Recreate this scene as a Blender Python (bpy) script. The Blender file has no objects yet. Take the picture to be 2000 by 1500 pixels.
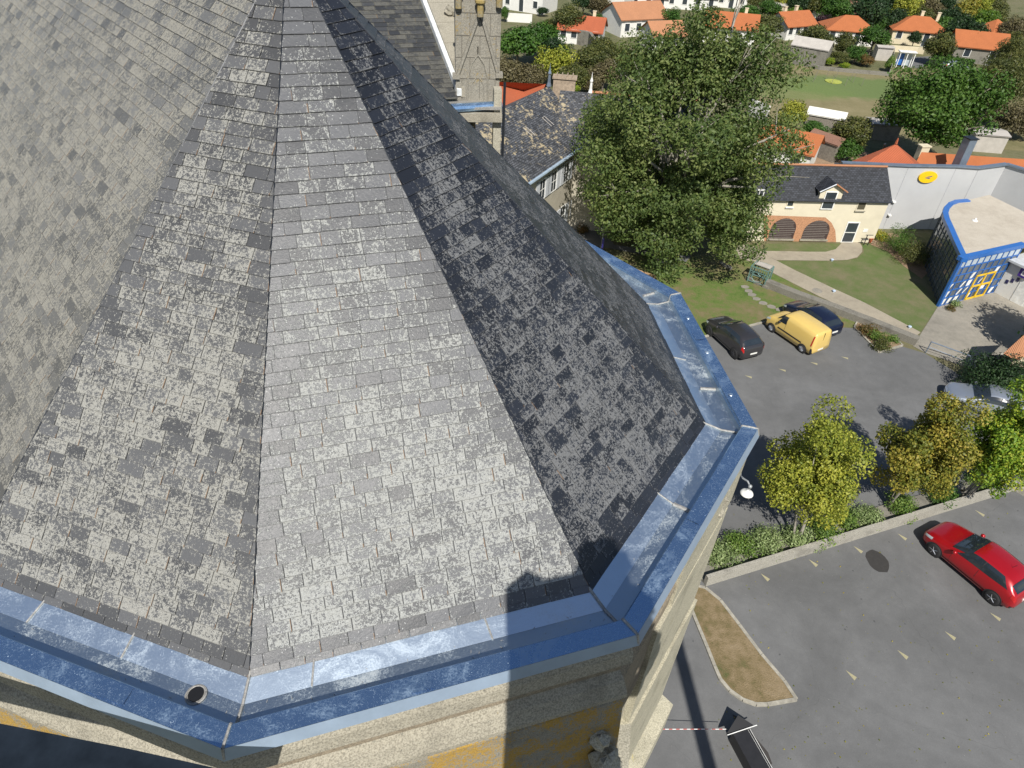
import bpy, math, random
import numpy as np
from mathutils import Vector, Matrix
R = math.radians
random.seed(7)
S = bpy.context.scene
COL = S.collection
# ---------------------------------------------------------------- camera
HC = 26.0                                   # eye height above the car park
F, CX, CY, NX, NY = 1320.0, 1000.0, 750.0, 912.0, 2380.0   # surveyed lens and plumb point of the photograph
def _cam():
    d = np.array([NX-CX, -(NY-CY), -F]); d /= np.linalg.norm(d)
    zc = -d; f = np.array([0, 0, -1.0]); y = f-zc*f.dot(zc); y /= np.linalg.norm(y); x = np.cross(y, zc)
    return np.array([x, y, zc])
CM = _cam()
cd = bpy.data.cameras.new('camera'); cam = bpy.data.objects.new('camera', cd); COL.objects.link(cam)
cd.sensor_width = 36; cd.lens = F/2000*36; cd.clip_start = 0.05; cd.clip_end = 3000
cam.matrix_world = Matrix.Translation((0, 0, HC)) @ Matrix([list(r) for r in CM]).to_4x4()
S.camera = cam
# ---------------------------------------------------------------- light
SUN_AZ, SUN_EL = R(-85), R(48)
sv = Vector((math.cos(SUN_AZ)*math.cos(SUN_EL), math.sin(SUN_AZ)*math.cos(SUN_EL), math.sin(SUN_EL)))
W = bpy.data.worlds.new('World'); S.world = W; W.use_nodes = True
wn = W.node_tree.nodes; wl = W.node_tree.links
sky = wn.new('ShaderNodeTexSky'); sky.sky_type = 'NISHITA'; sky.sun_disc = False
sky.sun_elevation = SUN_EL; sky.sun_rotation = R(175); sky.air_density = 1.0; sky.dust_density = 0.6; sky.ozone_density = 0.7
bg = wn['Background']; bg.inputs['Strength'].default_value = 0.078
wl.new(sky.outputs[0], bg.inputs['Color'])
sl = bpy.data.lights.new('sun', 'SUN'); sl.energy = 5.0; sl.angle = R(0.53); sl.color = (1, .955, .88)
so = bpy.data.objects.new('sun', sl); COL.objects.link(so); so.rotation_euler = sv.to_track_quat('Z', 'Y').to_euler(); so.location = (0, -20, 60)
S.view_settings.view_transform = 'Standard'; S.view_settings.look = 'None'; S.view_settings.gamma = 1
S.view_settings.exposure = 0.25
S.cycles.max_bounces = 6; S.cycles.transparent_max_bounces = 4
# ---------------------------------------------------------------- survey helpers (photo points -> places in the world)
def ray(px, py):
    v = CM @ np.array([px-CX, -(py-CY), -F]); return v
def G(px, py, z=0.0):
    v = ray(px, py); s = (z-HC)/v[2]; return Vector((v[0]*s, v[1]*s, z))
def up(px, py, base):                       # height of a photo point standing over a plan point
    v = ray(px, py); s = math.hypot(base[0], base[1])/math.hypot(v[0], v[1]); return HC+v[2]*s
def GL(pts, z=0.0): return [G(x, y, z) for x, y in pts]
# ---------------------------------------------------------------- materials
def rgb(c): return (c[0], c[1], c[2], 1)
def newmat(name):
    m = bpy.data.materials.new(name); m.use_nodes = True
    nt = m.node_tree; return m, nt, nt.nodes, nt.links, nt.nodes['Principled BSDF']
def N(nt, t, **k):
    n = nt.nodes.new(t)
    for a, b in k.items():
        if a in n.inputs: n.inputs[a].default_value = b
        else: setattr(n, a, b)
    return n
def ramp(nt, fac, stops):
    n = nt.nodes.new('ShaderNodeValToRGB'); e = n.color_ramp.elements
    while len(e) < len(stops): e.new(.5)
    for i, (p, c) in enumerate(stops): e[i].position = p; e[i].color = rgb(c) if len(c) == 3 else c
    nt.links.new(fac, n.inputs[0]); return n.outputs[0]
def coords(nt, kind='Object'):
    return nt.nodes.new('ShaderNodeTexCoord').outputs[kind]
def noise(nt, co, scale, detail=6, rough=.6, dist=0):
    n = nt.nodes.new('ShaderNodeTexNoise'); n.inputs['Scale'].default_value = scale; n.inputs['Detail'].default_value = detail
    n.inputs['Roughness'].default_value = rough; n.inputs['Distortion'].default_value = dist
    nt.links.new(co, n.inputs['Vector']); return n.outputs['Fac']
def math_(nt, op, a, b=None, c=None, clamp=False):
    n = nt.nodes.new('ShaderNodeMath'); n.operation = op; n.use_clamp = clamp
    for i, v in enumerate((a, b, c)):
        if v is None: continue
        if isinstance(v, (int, float)): n.inputs[i].default_value = v
        else: nt.links.new(v, n.inputs[i])
    return n.outputs[0]
def mix(nt, f, a, b, blend='MIX'):
    n = nt.nodes.new('ShaderNodeMix'); n.data_type = 'RGBA'; n.blend_type = blend
    for i, v in ((0, f), (6, a), (7, b)):
        if isinstance(v, (int, float)): n.inputs[i].default_value = v
        elif isinstance(v, tuple): n.inputs[i].default_value = rgb(v)
        else: nt.links.new(v, n.inputs[i])
    return n.outputs[2]
def bump(nt, h, p, strength=.4, dist=.02):
    b = N(nt, 'ShaderNodeBump'); b.inputs['Strength'].default_value = strength; b.inputs['Distance'].default_value = dist
    nt.links.new(h, b.inputs['Height']); nt.links.new(b.outputs[0], p.inputs['Normal'])
_mc = {}
def plain(name, c, rough=.6, metal=0, var=.18, scale=3, bmp=0, spec=None, coat=0):
    if name in _mc: return _mc[name]
    m, nt, n, l, p = newmat(name)
    co = coords(nt); f = noise(nt, co, scale, 5, .65)
    c2 = tuple(x*(1-var) for x in c); c3 = tuple(min(1, x*(1+var)) for x in c)
    l.new(ramp(nt, f, [(.3, c2), (.7, c3)]), p.inputs['Base Color'])
    p.inputs['Roughness'].default_value = rough; p.inputs['Metallic'].default_value = metal
    if coat: p.inputs['Coat Weight'].default_value = coat; p.inputs['Coat Roughness'].default_value = .06
    if spec is not None: p.inputs['Specular IOR Level'].default_value = spec
    if bmp: bump(nt, noise(nt, co, scale*6, 4), p, bmp, .02)
    _mc[name] = m; return m
def slate_mat(name, tone, lich, lo, amp=.30, rust=.72):
    # per-slate random in 'slate' attribute: R random, G lichen bias, B random2 ; UV inside each slate
    m, nt, n, l, p = newmat(name)
    co = coords(nt)
    at = N(nt, 'ShaderNodeAttribute', attribute_name='slate'); sep = N(nt, 'ShaderNodeSeparateColor'); l.new(at.outputs['Color'], sep.inputs[0])
    uv = N(nt, 'ShaderNodeUVMap', uv_map='UVMap'); su = N(nt, 'ShaderNodeSeparateXYZ'); l.new(uv.outputs[0], su.inputs[0])
    r1, bi, r2 = sep.outputs[0], sep.outputs[1], sep.outputs[2]
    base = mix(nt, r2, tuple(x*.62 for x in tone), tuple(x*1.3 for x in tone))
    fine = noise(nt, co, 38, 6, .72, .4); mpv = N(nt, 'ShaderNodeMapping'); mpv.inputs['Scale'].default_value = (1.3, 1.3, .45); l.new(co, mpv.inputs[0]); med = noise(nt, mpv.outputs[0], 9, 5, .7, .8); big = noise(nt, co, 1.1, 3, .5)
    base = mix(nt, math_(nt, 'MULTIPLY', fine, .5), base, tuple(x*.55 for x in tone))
    # edges of a slate hold more lichen
    eu = math_(nt, 'ABSOLUTE', math_(nt, 'SUBTRACT', su.outputs[0], .5)); ev = math_(nt, 'ABSOLUTE', math_(nt, 'SUBTRACT', su.outputs[1], .5))
    ed = math_(nt, 'POWER', math_(nt, 'MULTIPLY', math_(nt, 'MAXIMUM', eu, ev), 2), 5)
    s = math_(nt, 'ADD', math_(nt, 'MULTIPLY', fine, 1.5), math_(nt, 'MULTIPLY', med, .62))
    s = math_(nt, 'ADD', s, math_(nt, 'MULTIPLY', big, .30))
    tiny = noise(nt, co, 105, 3, .7); s = math_(nt, 'ADD', s, math_(nt, 'MULTIPLY', math_(nt, 'SUBTRACT', tiny, .5), .8))
    # a share of slates is nearly clean
    clean = math_(nt, 'MULTIPLY', math_(nt, 'LESS_THAN', r1, .10), -.09)
    s = math_(nt, 'ADD', s, clean)
    s = math_(nt, 'ADD', s, math_(nt, 'MULTIPLY', math_(nt, 'SUBTRACT', r1, .5), amp))
    s = math_(nt, 'ADD', s, math_(nt, 'MULTIPLY', ed, .17))
    s = math_(nt, 'ADD', s, math_(nt, 'SUBTRACT', bi, .5))
    mr = N(nt, 'ShaderNodeMapRange', interpolation_type='SMOOTHSTEP'); l.new(s, mr.inputs[0])
    mr.inputs[1].default_value = lo; mr.inputs[2].default_value = lo+.13
    vf = noise(nt, co, 120, 3, .6)
    lc = mix(nt, ramp(nt, tiny, [(.35, (0, 0, 0)), (.62, (1, 1, 1))]), tuple(x*.62 for x in lich), tuple(x*1.12 for x in lich))
    lc = mix(nt, math_(nt, 'MULTIPLY', med, .55), lc, tuple(a*b for a, b in zip(lich, (.86, .84, .74))))
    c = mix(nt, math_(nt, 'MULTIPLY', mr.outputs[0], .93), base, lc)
    # white specks
    sp = N(nt, 'ShaderNodeTexVoronoi'); sp.inputs['Scale'].default_value = 26; l.new(co, sp.inputs[0])
    spk = math_(nt, 'LESS_THAN', sp.outputs[0], .12)
    c = mix(nt, math_(nt, 'MULTIPLY', spk, .6), c, tuple(min(1, x*1.35) for x in lich))
    joint_shade = math_(nt, 'MAXIMUM', math_(nt, 'GREATER_THAN', math_(nt, 'MAXIMUM', su.outputs[0], math_(nt, 'SUBTRACT', 1, su.outputs[0])), .985), math_(nt, 'LESS_THAN', su.outputs[1], .035))  # dark joints, plus a shadow painted along each slate's lower edge
    c = mix(nt, math_(nt, 'MULTIPLY', joint_shade, .55), c, (.03, .03, .032))
    # rusty runs under some nails, at the joint
    jr = math_(nt, 'GREATER_THAN', su.outputs[0], .968); jr = math_(nt, 'MULTIPLY', jr, math_(nt, 'GREATER_THAN', r2, rust)); jr = math_(nt, 'MULTIPLY', jr, math_(nt, 'LESS_THAN', su.outputs[1], math_(nt, 'MULTIPLY', r1, .9)))
    c = mix(nt, math_(nt, 'MULTIPLY', jr, .7), c, (.20, .115, .055))
    l.new(c, p.inputs['Base Color']); 
    l.new(math_(nt, 'MULTIPLY_ADD', mr.outputs[0], .4, .42), p.inputs['Roughness'])
    bump(nt, math_(nt, 'ADD', fine, math_(nt, 'MULTIPLY', mr.outputs[0], .5)), p, .5, .006)
    return m
def stone_mat(name, c1, c2, lichen=None, lo=.5, scale=1.0, spots=True):
    m, nt, n, l, p = newmat(name); co = coords(nt)
    a = noise(nt, co, 9*scale, 8, .75); b = noise(nt, co, 1.6*scale, 4, .6); g = noise(nt, co, 60*scale, 3, .7)
    c = mix(nt, a, c1, c2); c = mix(nt, ramp(nt, g, [(.42, (0, 0, 0)), (.62, (.75, .75, .75))]), c, tuple(x*.5 for x in c1))
    dk = N(nt, 'ShaderNodeMapRange', interpolation_type='SMOOTHSTEP'); l.new(b, dk.inputs[0]); dk.inputs[1].default_value = .5; dk.inputs[2].default_value = .72
    c = mix(nt, math_(nt, 'MULTIPLY', dk.outputs[0], .55), c, tuple(x*.42 for x in c1))
    if lichen:
        s = math_(nt, 'ADD', math_(nt, 'MULTIPLY', noise(nt, co, 26*scale, 6, .75, .6), .65), math_(nt, 'MULTIPLY', noise(nt, co, 2.3*scale, 3, .6), .5))
        mr = N(nt, 'ShaderNodeMapRange', interpolation_type='SMOOTHSTEP'); l.new(s, mr.inputs[0]); mr.inputs[1].default_value = lo; mr.inputs[2].default_value = lo+.07
        c = mix(nt, math_(nt, 'MULTIPLY', mr.outputs[0], .9), c, mix(nt, ramp(nt, g, [(.4, (0, 0, 0)), (.6, (1, 1, 1))]), tuple(x*.62 for x in lichen), tuple(x*1.15 for x in lichen)))
    if spots:
        v = N(nt, 'ShaderNodeTexVoronoi'); v.inputs['Scale'].default_value = 14*scale; l.new(co, v.inputs[0])
        c = mix(nt, math_(nt, 'MULTIPLY', math_(nt, 'LESS_THAN', math_(nt, 'ADD', v.outputs[0], math_(nt, 'MULTIPLY', a, .5)), .36), .55), c, (.10, .10, .085))
    l.new(c, p.inputs['Base Color']); p.inputs['Roughness'].default_value = .93
    bump(nt, math_(nt, 'ADD', a, math_(nt, 'MULTIPLY', g, .4)), p, .8, .025)
    return m
def zinc_mat(name, base, rough, dirt, splat=.3):
    m, nt, n, l, p = newmat(name); co = coords(nt)
    cl = noise(nt, co, 2.2, 7, .7, 1.2); sc = noise(nt, co, 28, 8, .8, 2.5); gr = noise(nt, co, 90, 3, .6)
    c = mix(nt, cl, base, tuple(x*.82 for x in base))
    mk = N(nt, 'ShaderNodeMapRange', interpolation_type='SMOOTHSTEP')
    l.new(math_(nt, 'ADD', math_(nt, 'MULTIPLY', cl, .55), math_(nt, 'MULTIPLY', sc, .6)), mk.inputs[0]); mk.inputs[1].default_value = .57; mk.inputs[2].default_value = .70
    # scratch lines
    wv = N(nt, 'ShaderNodeTexVoronoi', feature='DISTANCE_TO_EDGE'); wv.inputs['Scale'].default_value = 9
    mp = N(nt, 'ShaderNodeMapping'); mp.inputs['Scale'].default_value = (1, 3.2, 1); l.new(co, mp.inputs[0])
    ds = N(nt, 'ShaderNodeVectorMath', operation='ADD'); nn = N(nt, 'ShaderNodeTexNoise'); nn.inputs['Scale'].default_value = 5; l.new(co, nn.inputs[0]); l.new(mp.outputs[0], ds.inputs[0]); l.new(nn.outputs['Color'], ds.inputs[1]); l.new(ds.outputs[0], wv.inputs[0])
    ln = math_(nt, 'MULTIPLY', math_(nt, 'LESS_THAN', wv.outputs[0], .012), math_(nt, 'GREATER_THAN', sc, .52))
    st = math_(nt, 'MAXIMUM', math_(nt, 'MULTIPLY', mk.outputs[0], splat), math_(nt, 'MULTIPLY', ln, .55))
    spv = N(nt, 'ShaderNodeTexVoronoi'); spv.inputs['Scale'].default_value = 11; l.new(co, spv.inputs[0])
    st = math_(nt, 'MAXIMUM', st, math_(nt, 'MULTIPLY', math_(nt, 'LESS_THAN', math_(nt, 'ADD', spv.outputs[0], math_(nt, 'MULTIPLY', cl, .12)), .115), .6))
    c = mix(nt, st, c, dirt)
    l.new(c, p.inputs['Base Color'])
    l.new(math_(nt, 'SUBTRACT', .95, math_(nt, 'MULTIPLY', st, .75)), p.inputs['Metallic'])
    l.new(math_(nt, 'ADD', math_(nt, 'MULTIPLY_ADD', cl, .14, rough-.07), math_(nt, 'MULTIPLY', st, .35)), p.inputs['Roughness'])
    bump(nt, math_(nt, 'ADD', cl, math_(nt, 'MULTIPLY', gr, .08)), p, .12, .02)
    return m
M = {}
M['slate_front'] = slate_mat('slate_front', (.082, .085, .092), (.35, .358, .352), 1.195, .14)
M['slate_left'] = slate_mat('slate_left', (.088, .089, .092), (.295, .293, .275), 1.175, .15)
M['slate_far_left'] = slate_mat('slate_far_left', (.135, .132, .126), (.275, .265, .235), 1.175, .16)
M['slate_right_shaded'] = slate_mat('slate_right_shaded', (.018, .021, .029), (.165, .17, .18), 1.205, .17, .97)  # lichen is thinner here; the darker tone also paints in this slope's shade
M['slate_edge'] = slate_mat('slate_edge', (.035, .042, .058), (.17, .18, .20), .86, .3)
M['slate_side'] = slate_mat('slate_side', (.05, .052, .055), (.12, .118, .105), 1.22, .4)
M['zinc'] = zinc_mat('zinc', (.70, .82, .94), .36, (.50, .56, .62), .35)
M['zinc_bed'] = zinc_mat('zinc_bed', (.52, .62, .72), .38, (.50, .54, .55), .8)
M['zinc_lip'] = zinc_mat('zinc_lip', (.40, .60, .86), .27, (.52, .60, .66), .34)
M['zinc_seam'] = plain('zinc_seam', (.34, .33, .31), .6, .4, .4, 30, .4)
M['stone_light'] = stone_mat('stone_light', (.31, .285, .225), (.47, .435, .35), (.42, .31, .12), .72, 1)
M['stone_tan'] = stone_mat('stone_tan', (.26, .21, .15), (.36, .31, .23), None)
M['stone_yellow'] = stone_mat('stone_yellow', (.24, .225, .19), (.36, .34, .28), (.44, .265, .035), .535, 1.6, False)
M['stone_wall'] = stone_mat('stone_wall', (.38, .355, .28), (.54, .51, .41), (.40, .31, .13), .70, 1)
M['stone_pinn'] = stone_mat('stone_pinn', (.25, .235, .20), (.40, .375, .31), (.36, .25, .07), .64, .8)
M['dark_metal'] = plain('dark_metal', (.018, .022, .03), .45, .2)
M['black'] = plain('black', (.008, .008, .009), .5)
M['white_trim'] = plain('white_trim', (.75, .75, .72), .5)
# ---------------------------------------------------------------- mesh helpers
def tag(o, label, cat, group=None, kind=None):
    if label: o['label'] = label
    if cat: o['category'] = cat
    if group: o['group'] = group
    if kind: o['kind'] = kind
    return o
def thing(name, label, cat, loc=(0, 0, 0), rz=0, group=None):
    o = bpy.data.objects.new(name, None); COL.objects.link(o); o.location = loc; o.rotation_euler = (0, 0, rz); o.empty_display_size = .2
    return tag(o, label, cat, group)
def obj(name, me, mat=None, parent=None):
    o = bpy.data.objects.new(name, me); COL.objects.link(o)
    for m in (mat if isinstance(mat, (list, tuple)) else [mat] if mat else []): me.materials.append(m)
    if parent: o.parent = parent
    return o
class MB:
    def __init__(s): s.v = []; s.f = []; s.m = []
    def quad(s, *p, m=0):
        i = len(s.v); s.v += [tuple(q) for q in p]; s.f.append(tuple(range(i, i+len(p)))); s.m.append(m)
    def box(s, c, d, rz=0, m=0, taper=1.0):
        x, y, z = d[0]/2, d[1]/2, d[2]/2; cs, sn = math.cos(rz), math.sin(rz); i = len(s.v)
        for dz, t in ((-z, 1), (z, taper)):
            for dx, dy in ((-x, -y), (x, -y), (x, y), (-x, y)):
                dx *= t; dy *= t
                s.v.append((c[0]+dx*cs-dy*sn, c[1]+dx*sn+dy*cs, c[2]+dz))
        for f in ((3, 2, 1, 0), (4, 5, 6, 7), (0, 1, 5, 4), (1, 2, 6, 5), (2, 3, 7, 6), (3, 0, 4, 7)):
            s.f.append(tuple(i+k for k in f)); s.m.append(m)
    def bar(s, a, b, r, n=6, r2=None, m=0):
        a = Vector(a); b = Vector(b); r2 = r if r2 is None else r2; d = (b-a)
        if d.length < 1e-6: return
        q = d.to_track_quat('Z', 'Y'); i = len(s.v)
        for c, rr in ((a, r), (b, r2)):
            for k in range(n): s.v.append(tuple(c+q @ Vector((math.cos(k*2*math.pi/n)*rr, math.sin(k*2*math.pi/n)*rr, 0))))
        for k in range(n): s.f.append((i+k, i+(k+1) % n, i+n+(k+1) % n, i+n+k)); s.m.append(m)
        s.f.append(tuple(i+k for k in range(n))[::-1]); s.f.append(tuple(i+n+k for k in range(n))); s.m += [m, m]
    def tube(s, pts, rs, n=7, m=0):
        pts = [Vector(p) for p in pts]; i0 = len(s.v)
        for j, p in enumerate(pts):
            d = (pts[min(j+1, len(pts)-1)]-pts[max(j-1, 0)]).normalized(); q = d.to_track_quat('Z', 'Y')
            for k in range(n): s.v.append(tuple(p+q @ Vector((math.cos(k*2*math.pi/n)*rs[j], math.sin(k*2*math.pi/n)*rs[j], 0))))
        for j in range(len(pts)-1):
            for k in range(n):
                a = i0+j*n+k; b = i0+j*n+(k+1) % n; s.f.append((a, b, b+n, a+n)); s.m.append(m)
        s.f.append(tuple(i0+(len(pts)-1)*n+k for k in range(n))); s.m.append(m)
    def lathe(s, c, prof, n=16, m=0, q=None):
        i0 = len(s.v); c = Vector(c)
        for r, z in prof:
            for k in range(n):
                w = Vector((math.cos(k*2*math.pi/n)*r, math.sin(k*2*math.pi/n)*r, z))
                s.v.append(tuple(c+(q @ w if q else w)))
        for j in range(len(prof)-1):
            for k in range(n):
                a = i0+j*n+k; b = i0+j*n+(k+1) % n; s.f.append((a, b, b+n, a+n)); s.m.append(m)
        s.f.append(tuple(i0+k for k in range(n))[::-1]); s.f.append(tuple(i0+(len(prof)-1)*n+k for k in range(n))); s.m += [m, m]
    def prism(s, poly, z0, z1, m=0, ms=None):
        n = len(poly); i = len(s.v)
        ar = sum(poly[k][0]*poly[(k+1) % n][1]-poly[(k+1) % n][0]*poly[k][1] for k in range(n))
        if ar < 0: poly = poly[::-1]
        for z in (z0, z1):
            for p in poly: s.v.append((p[0], p[1], z))
        s.f.append(tuple(range(i+n, i+2*n))); s.m.append(m)
        s.f.append(tuple(range(i, i+n))[::-1]); s.m.append(m)
        for k in range(n): s.f.append((i+k, i+(k+1) % n, i+n+(k+1) % n, i+n+k)); s.m.append(m if ms is None else ms)
    def mesh(s, name, smooth=False):
        me = bpy.data.meshes.new(name); me.from_pydata(s.v, [], s.f); me.update()
        if any(s.m):
            for p, k in zip(me.polygons, s.m): p.material_index = k
        if smooth:
            for p in me.polygons: p.use_smooth = True
        return me
    def build(s, name, mat, parent=None, smooth=False): return obj(name, s.mesh(name, smooth), mat, parent)
def norm2(v): l = math.hypot(v[0], v[1]); return (v[0]/l, v[1]/l)
#@@CHURCH
# ================================================================ CHURCH
ZG = HC-5.3
church = thing('church', 'slate-roofed stone church apse with a blue zinc gutter running round its eaves', 'church', (-1.8, 6.8, 0))
def chobj(name, mb, mat, smooth=False, parent=None):
    o = mb.build(name, mat, None, smooth); p = parent or church
    o.parent = p; o.matrix_parent_inverse = Matrix.Translation(church.location).inverted() if p is church else Matrix()
    if p is not church: o.matrix_parent_inverse = Matrix.Identity(4)
    return o
a = [G(x, y, ZG) for x, y in ((435, 1463), (1245, 1240), (1480, 838), (1329, 573))]
d01 = (G(0, 1290, ZG)-a[0]).normalized(); pm1 = a[0]+d01*3.3
ang = R(132); NV = Vector((math.cos(ang), math.sin(ang), 0)); pm2 = pm1+NV*14
d4 = (G(1180, 490, ZG)-a[3]).normalized(); p4 = a[3]+d4*3.1; d5 = Vector((math.cos(R(150)), math.sin(R(150)), 0)); p5 = p4+d5*3
K = [pm2-NV*-1, pm2, pm1]+a+[p4, p5]
def ring(off, dz):                          # polyline moved inward by off
    out = []
    for i, p in enumerate(K):
        ns = []
        for q, r in ((i-1, i), (i, i+1)):
            if q < 0 or r >= len(K): continue
            d = (K[r]-K[q]).normalized(); ns.append(Vector((-d.y, d.x, 0)))
        if len(ns) == 1: n = ns[0]
        else:
            n = (ns[0]+ns[1]).normalized(); n = n/n.dot(ns[0])
        out.append(Vector((p.x+n.x*off, p.y+n.y*off, ZG+dz)))
    return out
def sweep(prof, skip=()):
    mb = MB(); rs = [ring(o, z) for o, z in prof]
    for j in range(len(rs)-1):
        if j in skip: continue
        for i in range(len(K)-1): mb.quad(rs[j][i], rs[j][i+1], rs[j+1][i+1], rs[j+1][i])
    return mb
# gutter: fascia and lip, bed, upstand under the slates
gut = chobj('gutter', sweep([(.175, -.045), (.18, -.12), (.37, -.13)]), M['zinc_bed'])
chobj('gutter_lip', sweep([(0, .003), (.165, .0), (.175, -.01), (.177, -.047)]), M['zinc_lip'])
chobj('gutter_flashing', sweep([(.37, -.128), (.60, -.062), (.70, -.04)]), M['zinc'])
rg = [ring(o, z) for o, z in ((-.03, -.1), (0, .004), (.17, .004), (.18, -.115), (.37, -.122), (.39, -.115), (.60, -.056))]
for i in range(1, len(K)-1):
    sm = MB()
    for j in range(len(rg)-1): sm.bar(rg[j][i]+Vector((0, 0, .004)), rg[j+1][i]+Vector((0, 0, .004)), .013, 5)
    chobj('gutter_seam', sm, M['zinc_seam'])
def onseg(i, t, off, dz): r = ring(off, dz); return r[i].lerp(r[i+1], t)
for i, ts in ((2, (.30, .62)), (3, (.17, .66)), (4, (.52,)), (5, (.5,)), (6, (.5,))):
    for t in ts:
        sm = MB(); sm.bar(onseg(i, t, .37, -.122), onseg(i, t, .60, -.056), .009, 5); chobj('gutter_seam', sm, M['zinc_seam'])
for i, t in ((4, .52), (5, .28), (6, .1)):
    sm = MB(); sm.bar(onseg(i, t, .18, -.115), onseg(i, t, .37, -.12), .022, 6); chobj('gutter_seam', sm, M['zinc_seam'])
random.seed(3)
for i, t, w in ((2, .62, .34), (3, .42, .16), (4, .45, .2), (5, .6, .2)):
    p0, p1 = onseg(i, t, .02, .013), onseg(i, t+w/3.2, .02, .013); q0, q1 = onseg(i, t, .16, .004), onseg(i, t+w/3.2, .16, .004)
    pt = MB(); pt.quad(p0, p1, q1, q0); chobj('lip_patch', pt, M['zinc_lip'])
for i in (5,):
    for t in (.2, .5, .78): 
        p = onseg(i, t, .1, .006); cl = MB(); cl.lathe(p, [(.03, 0), (.026, .004), (.008, .008)], 10); chobj('gutter_rivet', cl, M['zinc'])
dr = MB(); hc = G(383, 1357, ZG-.122); dr.lathe(hc, [(.06, -.002), (.06, .013)], 20)
dro = chobj('drain_hole', dr, M['black'])
dr = MB(); dr.lathe(hc, [(.07, 0), (.085, .001), (.085, .006), (.072, .009), (.066, .004)], 24); chobj('drain_collar', dr, M['zinc_seam'])
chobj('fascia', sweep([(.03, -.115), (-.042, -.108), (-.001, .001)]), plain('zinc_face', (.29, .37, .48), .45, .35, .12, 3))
# small litter in the gutter bed: moss, twigs and droppings are part of the zinc's own look; a few feathers lie as flecks
fk = MB()
for k in range(46):
    i = random.choice((2, 3, 3, 4)); p = onseg(i, random.random(), random.uniform(.22, .40), -.12); a2 = random.random()*3.1; l = random.uniform(.008, .03)
    fk.bar(p, p+Vector((math.cos(a2)*l, math.sin(a2)*l, .002)), .0022, 4)
chobj('bed_twigs', fk, plain('twig', (.32, .31, .29), .9))['kind'] = 'stuff'
# ---- slates
def slate_field(A, B, D, C, mat, sw=.215, ex=.112, bias0=0, bias1=0, edge=.0, clean_eave=True, seed=1, jit=.35, edge_w=.0, hexed=None):
    """A,B eave left/right, D,C top left/right (may meet). bias0 at the eave, bias1 at the top."""
    rnd = random.Random(seed); A, B, C, D = map(Vector, (A, B, C, D))
    u = (B-A).normalized(); nrm = u.cross((D+C)/2-(A+B)/2).normalized()
    if nrm.z < 0: nrm = -nrm
    v = nrm.cross(u).normalized()
    if v.z < 0: v = -v
    Ht = ((D-A).dot(v)); LA = (D-A).dot(u)/Ht; w0 = (B-A).dot(u); LB = ((C-A).dot(u)-w0)/Ht
    V = []; Fc = []; col = []; uvs = []
    rows = int(Ht/ex)
    for k in range(-1, rows+1):
        v0 = k*ex+rnd.uniform(-.003, .003); v1 = v0+ex*1.12
        if k == -1: v0 = -.06
        l0, r0 = LA*max(v0, 0), w0+LB*max(v0, 0); l1, r1 = LA*v1, w0+LB*v1
        if r0-l0 < .03: break
        x = l0-rnd.random()*sw-(k % 2)*sw*.5
        while x < r0:
            w = sw*rnd.uniform(1-jit, 1+jit) if k > 0 else sw*rnd.uniform(.92, 1.1)
            xa, xb = x+.0025, x+w-.0025; x += w
            if xb < l0+.01: continue
            def cl(t, lo, hi): return min(max(t, lo), hi)
            q = [(cl(xa, l0, r0), v0), (cl(xb, l0, r0), v0), (cl(xb, l1, max(r1, l1)), v1), (cl(xa, l1, max(r1, l1)), v1)]
            if q[1][0]-q[0][0] < .012: continue
            t0 = .013+rnd.uniform(0, .005); t1 = .003
            tl = rnd.uniform(-.0022, .0022); jy = rnd.uniform(-.004, .004)
            i = len(V)
            P = [A+u*px+v*(py+(jy if n < 2 else 0))+nrm*((t0+(tl if n == 0 else -tl)) if n < 2 else t1) for n, (px, py) in enumerate(q)]
            V += [tuple(p) for p in P]+[tuple(P[0]-nrm*.011), tuple(P[1]-nrm*.011)]
            Fc += [(i, i+1, i+2, i+3), (i+4, i+5, i+1, i), (i+4, i, i+3), (i+1, i+5, i+2)]
            cx = (xa+xb)/2; ft = max(0, min(1, v0/Ht)); dl = min(cx-l0, r0-cx)
            b = bias0*(1-ft)+bias1*ft**1.3
            if edge and dl < edge_w: b += edge
            if k <= 0 and clean_eave: b -= .26
            c = (rnd.random(), max(0, min(1, .5+b)), rnd.random(), 1)
            for fl in (4, 4, 3, 3): col += [c]*fl
            uvs += [(0, 0), (1, 0), (1, .9), (0, .9)]+[(.5, 0)]*4+[(.5, .5)]*6
    me = bpy.data.meshes.new('slates'); me.from_pydata(V, [], Fc)
    at = me.color_attributes.new('slate', 'FLOAT_COLOR', 'CORNER'); at.data.foreach_set('color', np.array(col, dtype=np.float32).ravel())
    uv = me.uv_layers.new(name='UVMap'); uv.data.foreach_set('uv', np.array(uvs, dtype=np.float32).ravel()); me.update()
    return me
E_ = ring(.60, -.035)
v = ray(561, -115); APX = Vector((v[0], v[1], v[2]))*(7.05/math.hypot(v[0], v[1]))+Vector((0, 0, HC))
def roof_part(name, me, mat, label=None):
    o = obj(name, me, mat); o.parent = church; o.matrix_parent_inverse = Matrix.Translation(church.location).inverted()
    if label: o['label'] = label
    return o
spec = [(1, 'slate_far_left', .0, .02, 32), (2, 'slate_left', .03, -.08, 33), (3, 'slate_front', .06, -.15, 34), (4, 'slate_right_shaded', .03, -.07, 35), (5, 'slate_right_shaded', .0, -.03, 36), (6, 'slate_right_shaded', .0, 0, 37), (7, 'slate_right_shaded', 0, 0, 38)]
und = MB()
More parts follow.
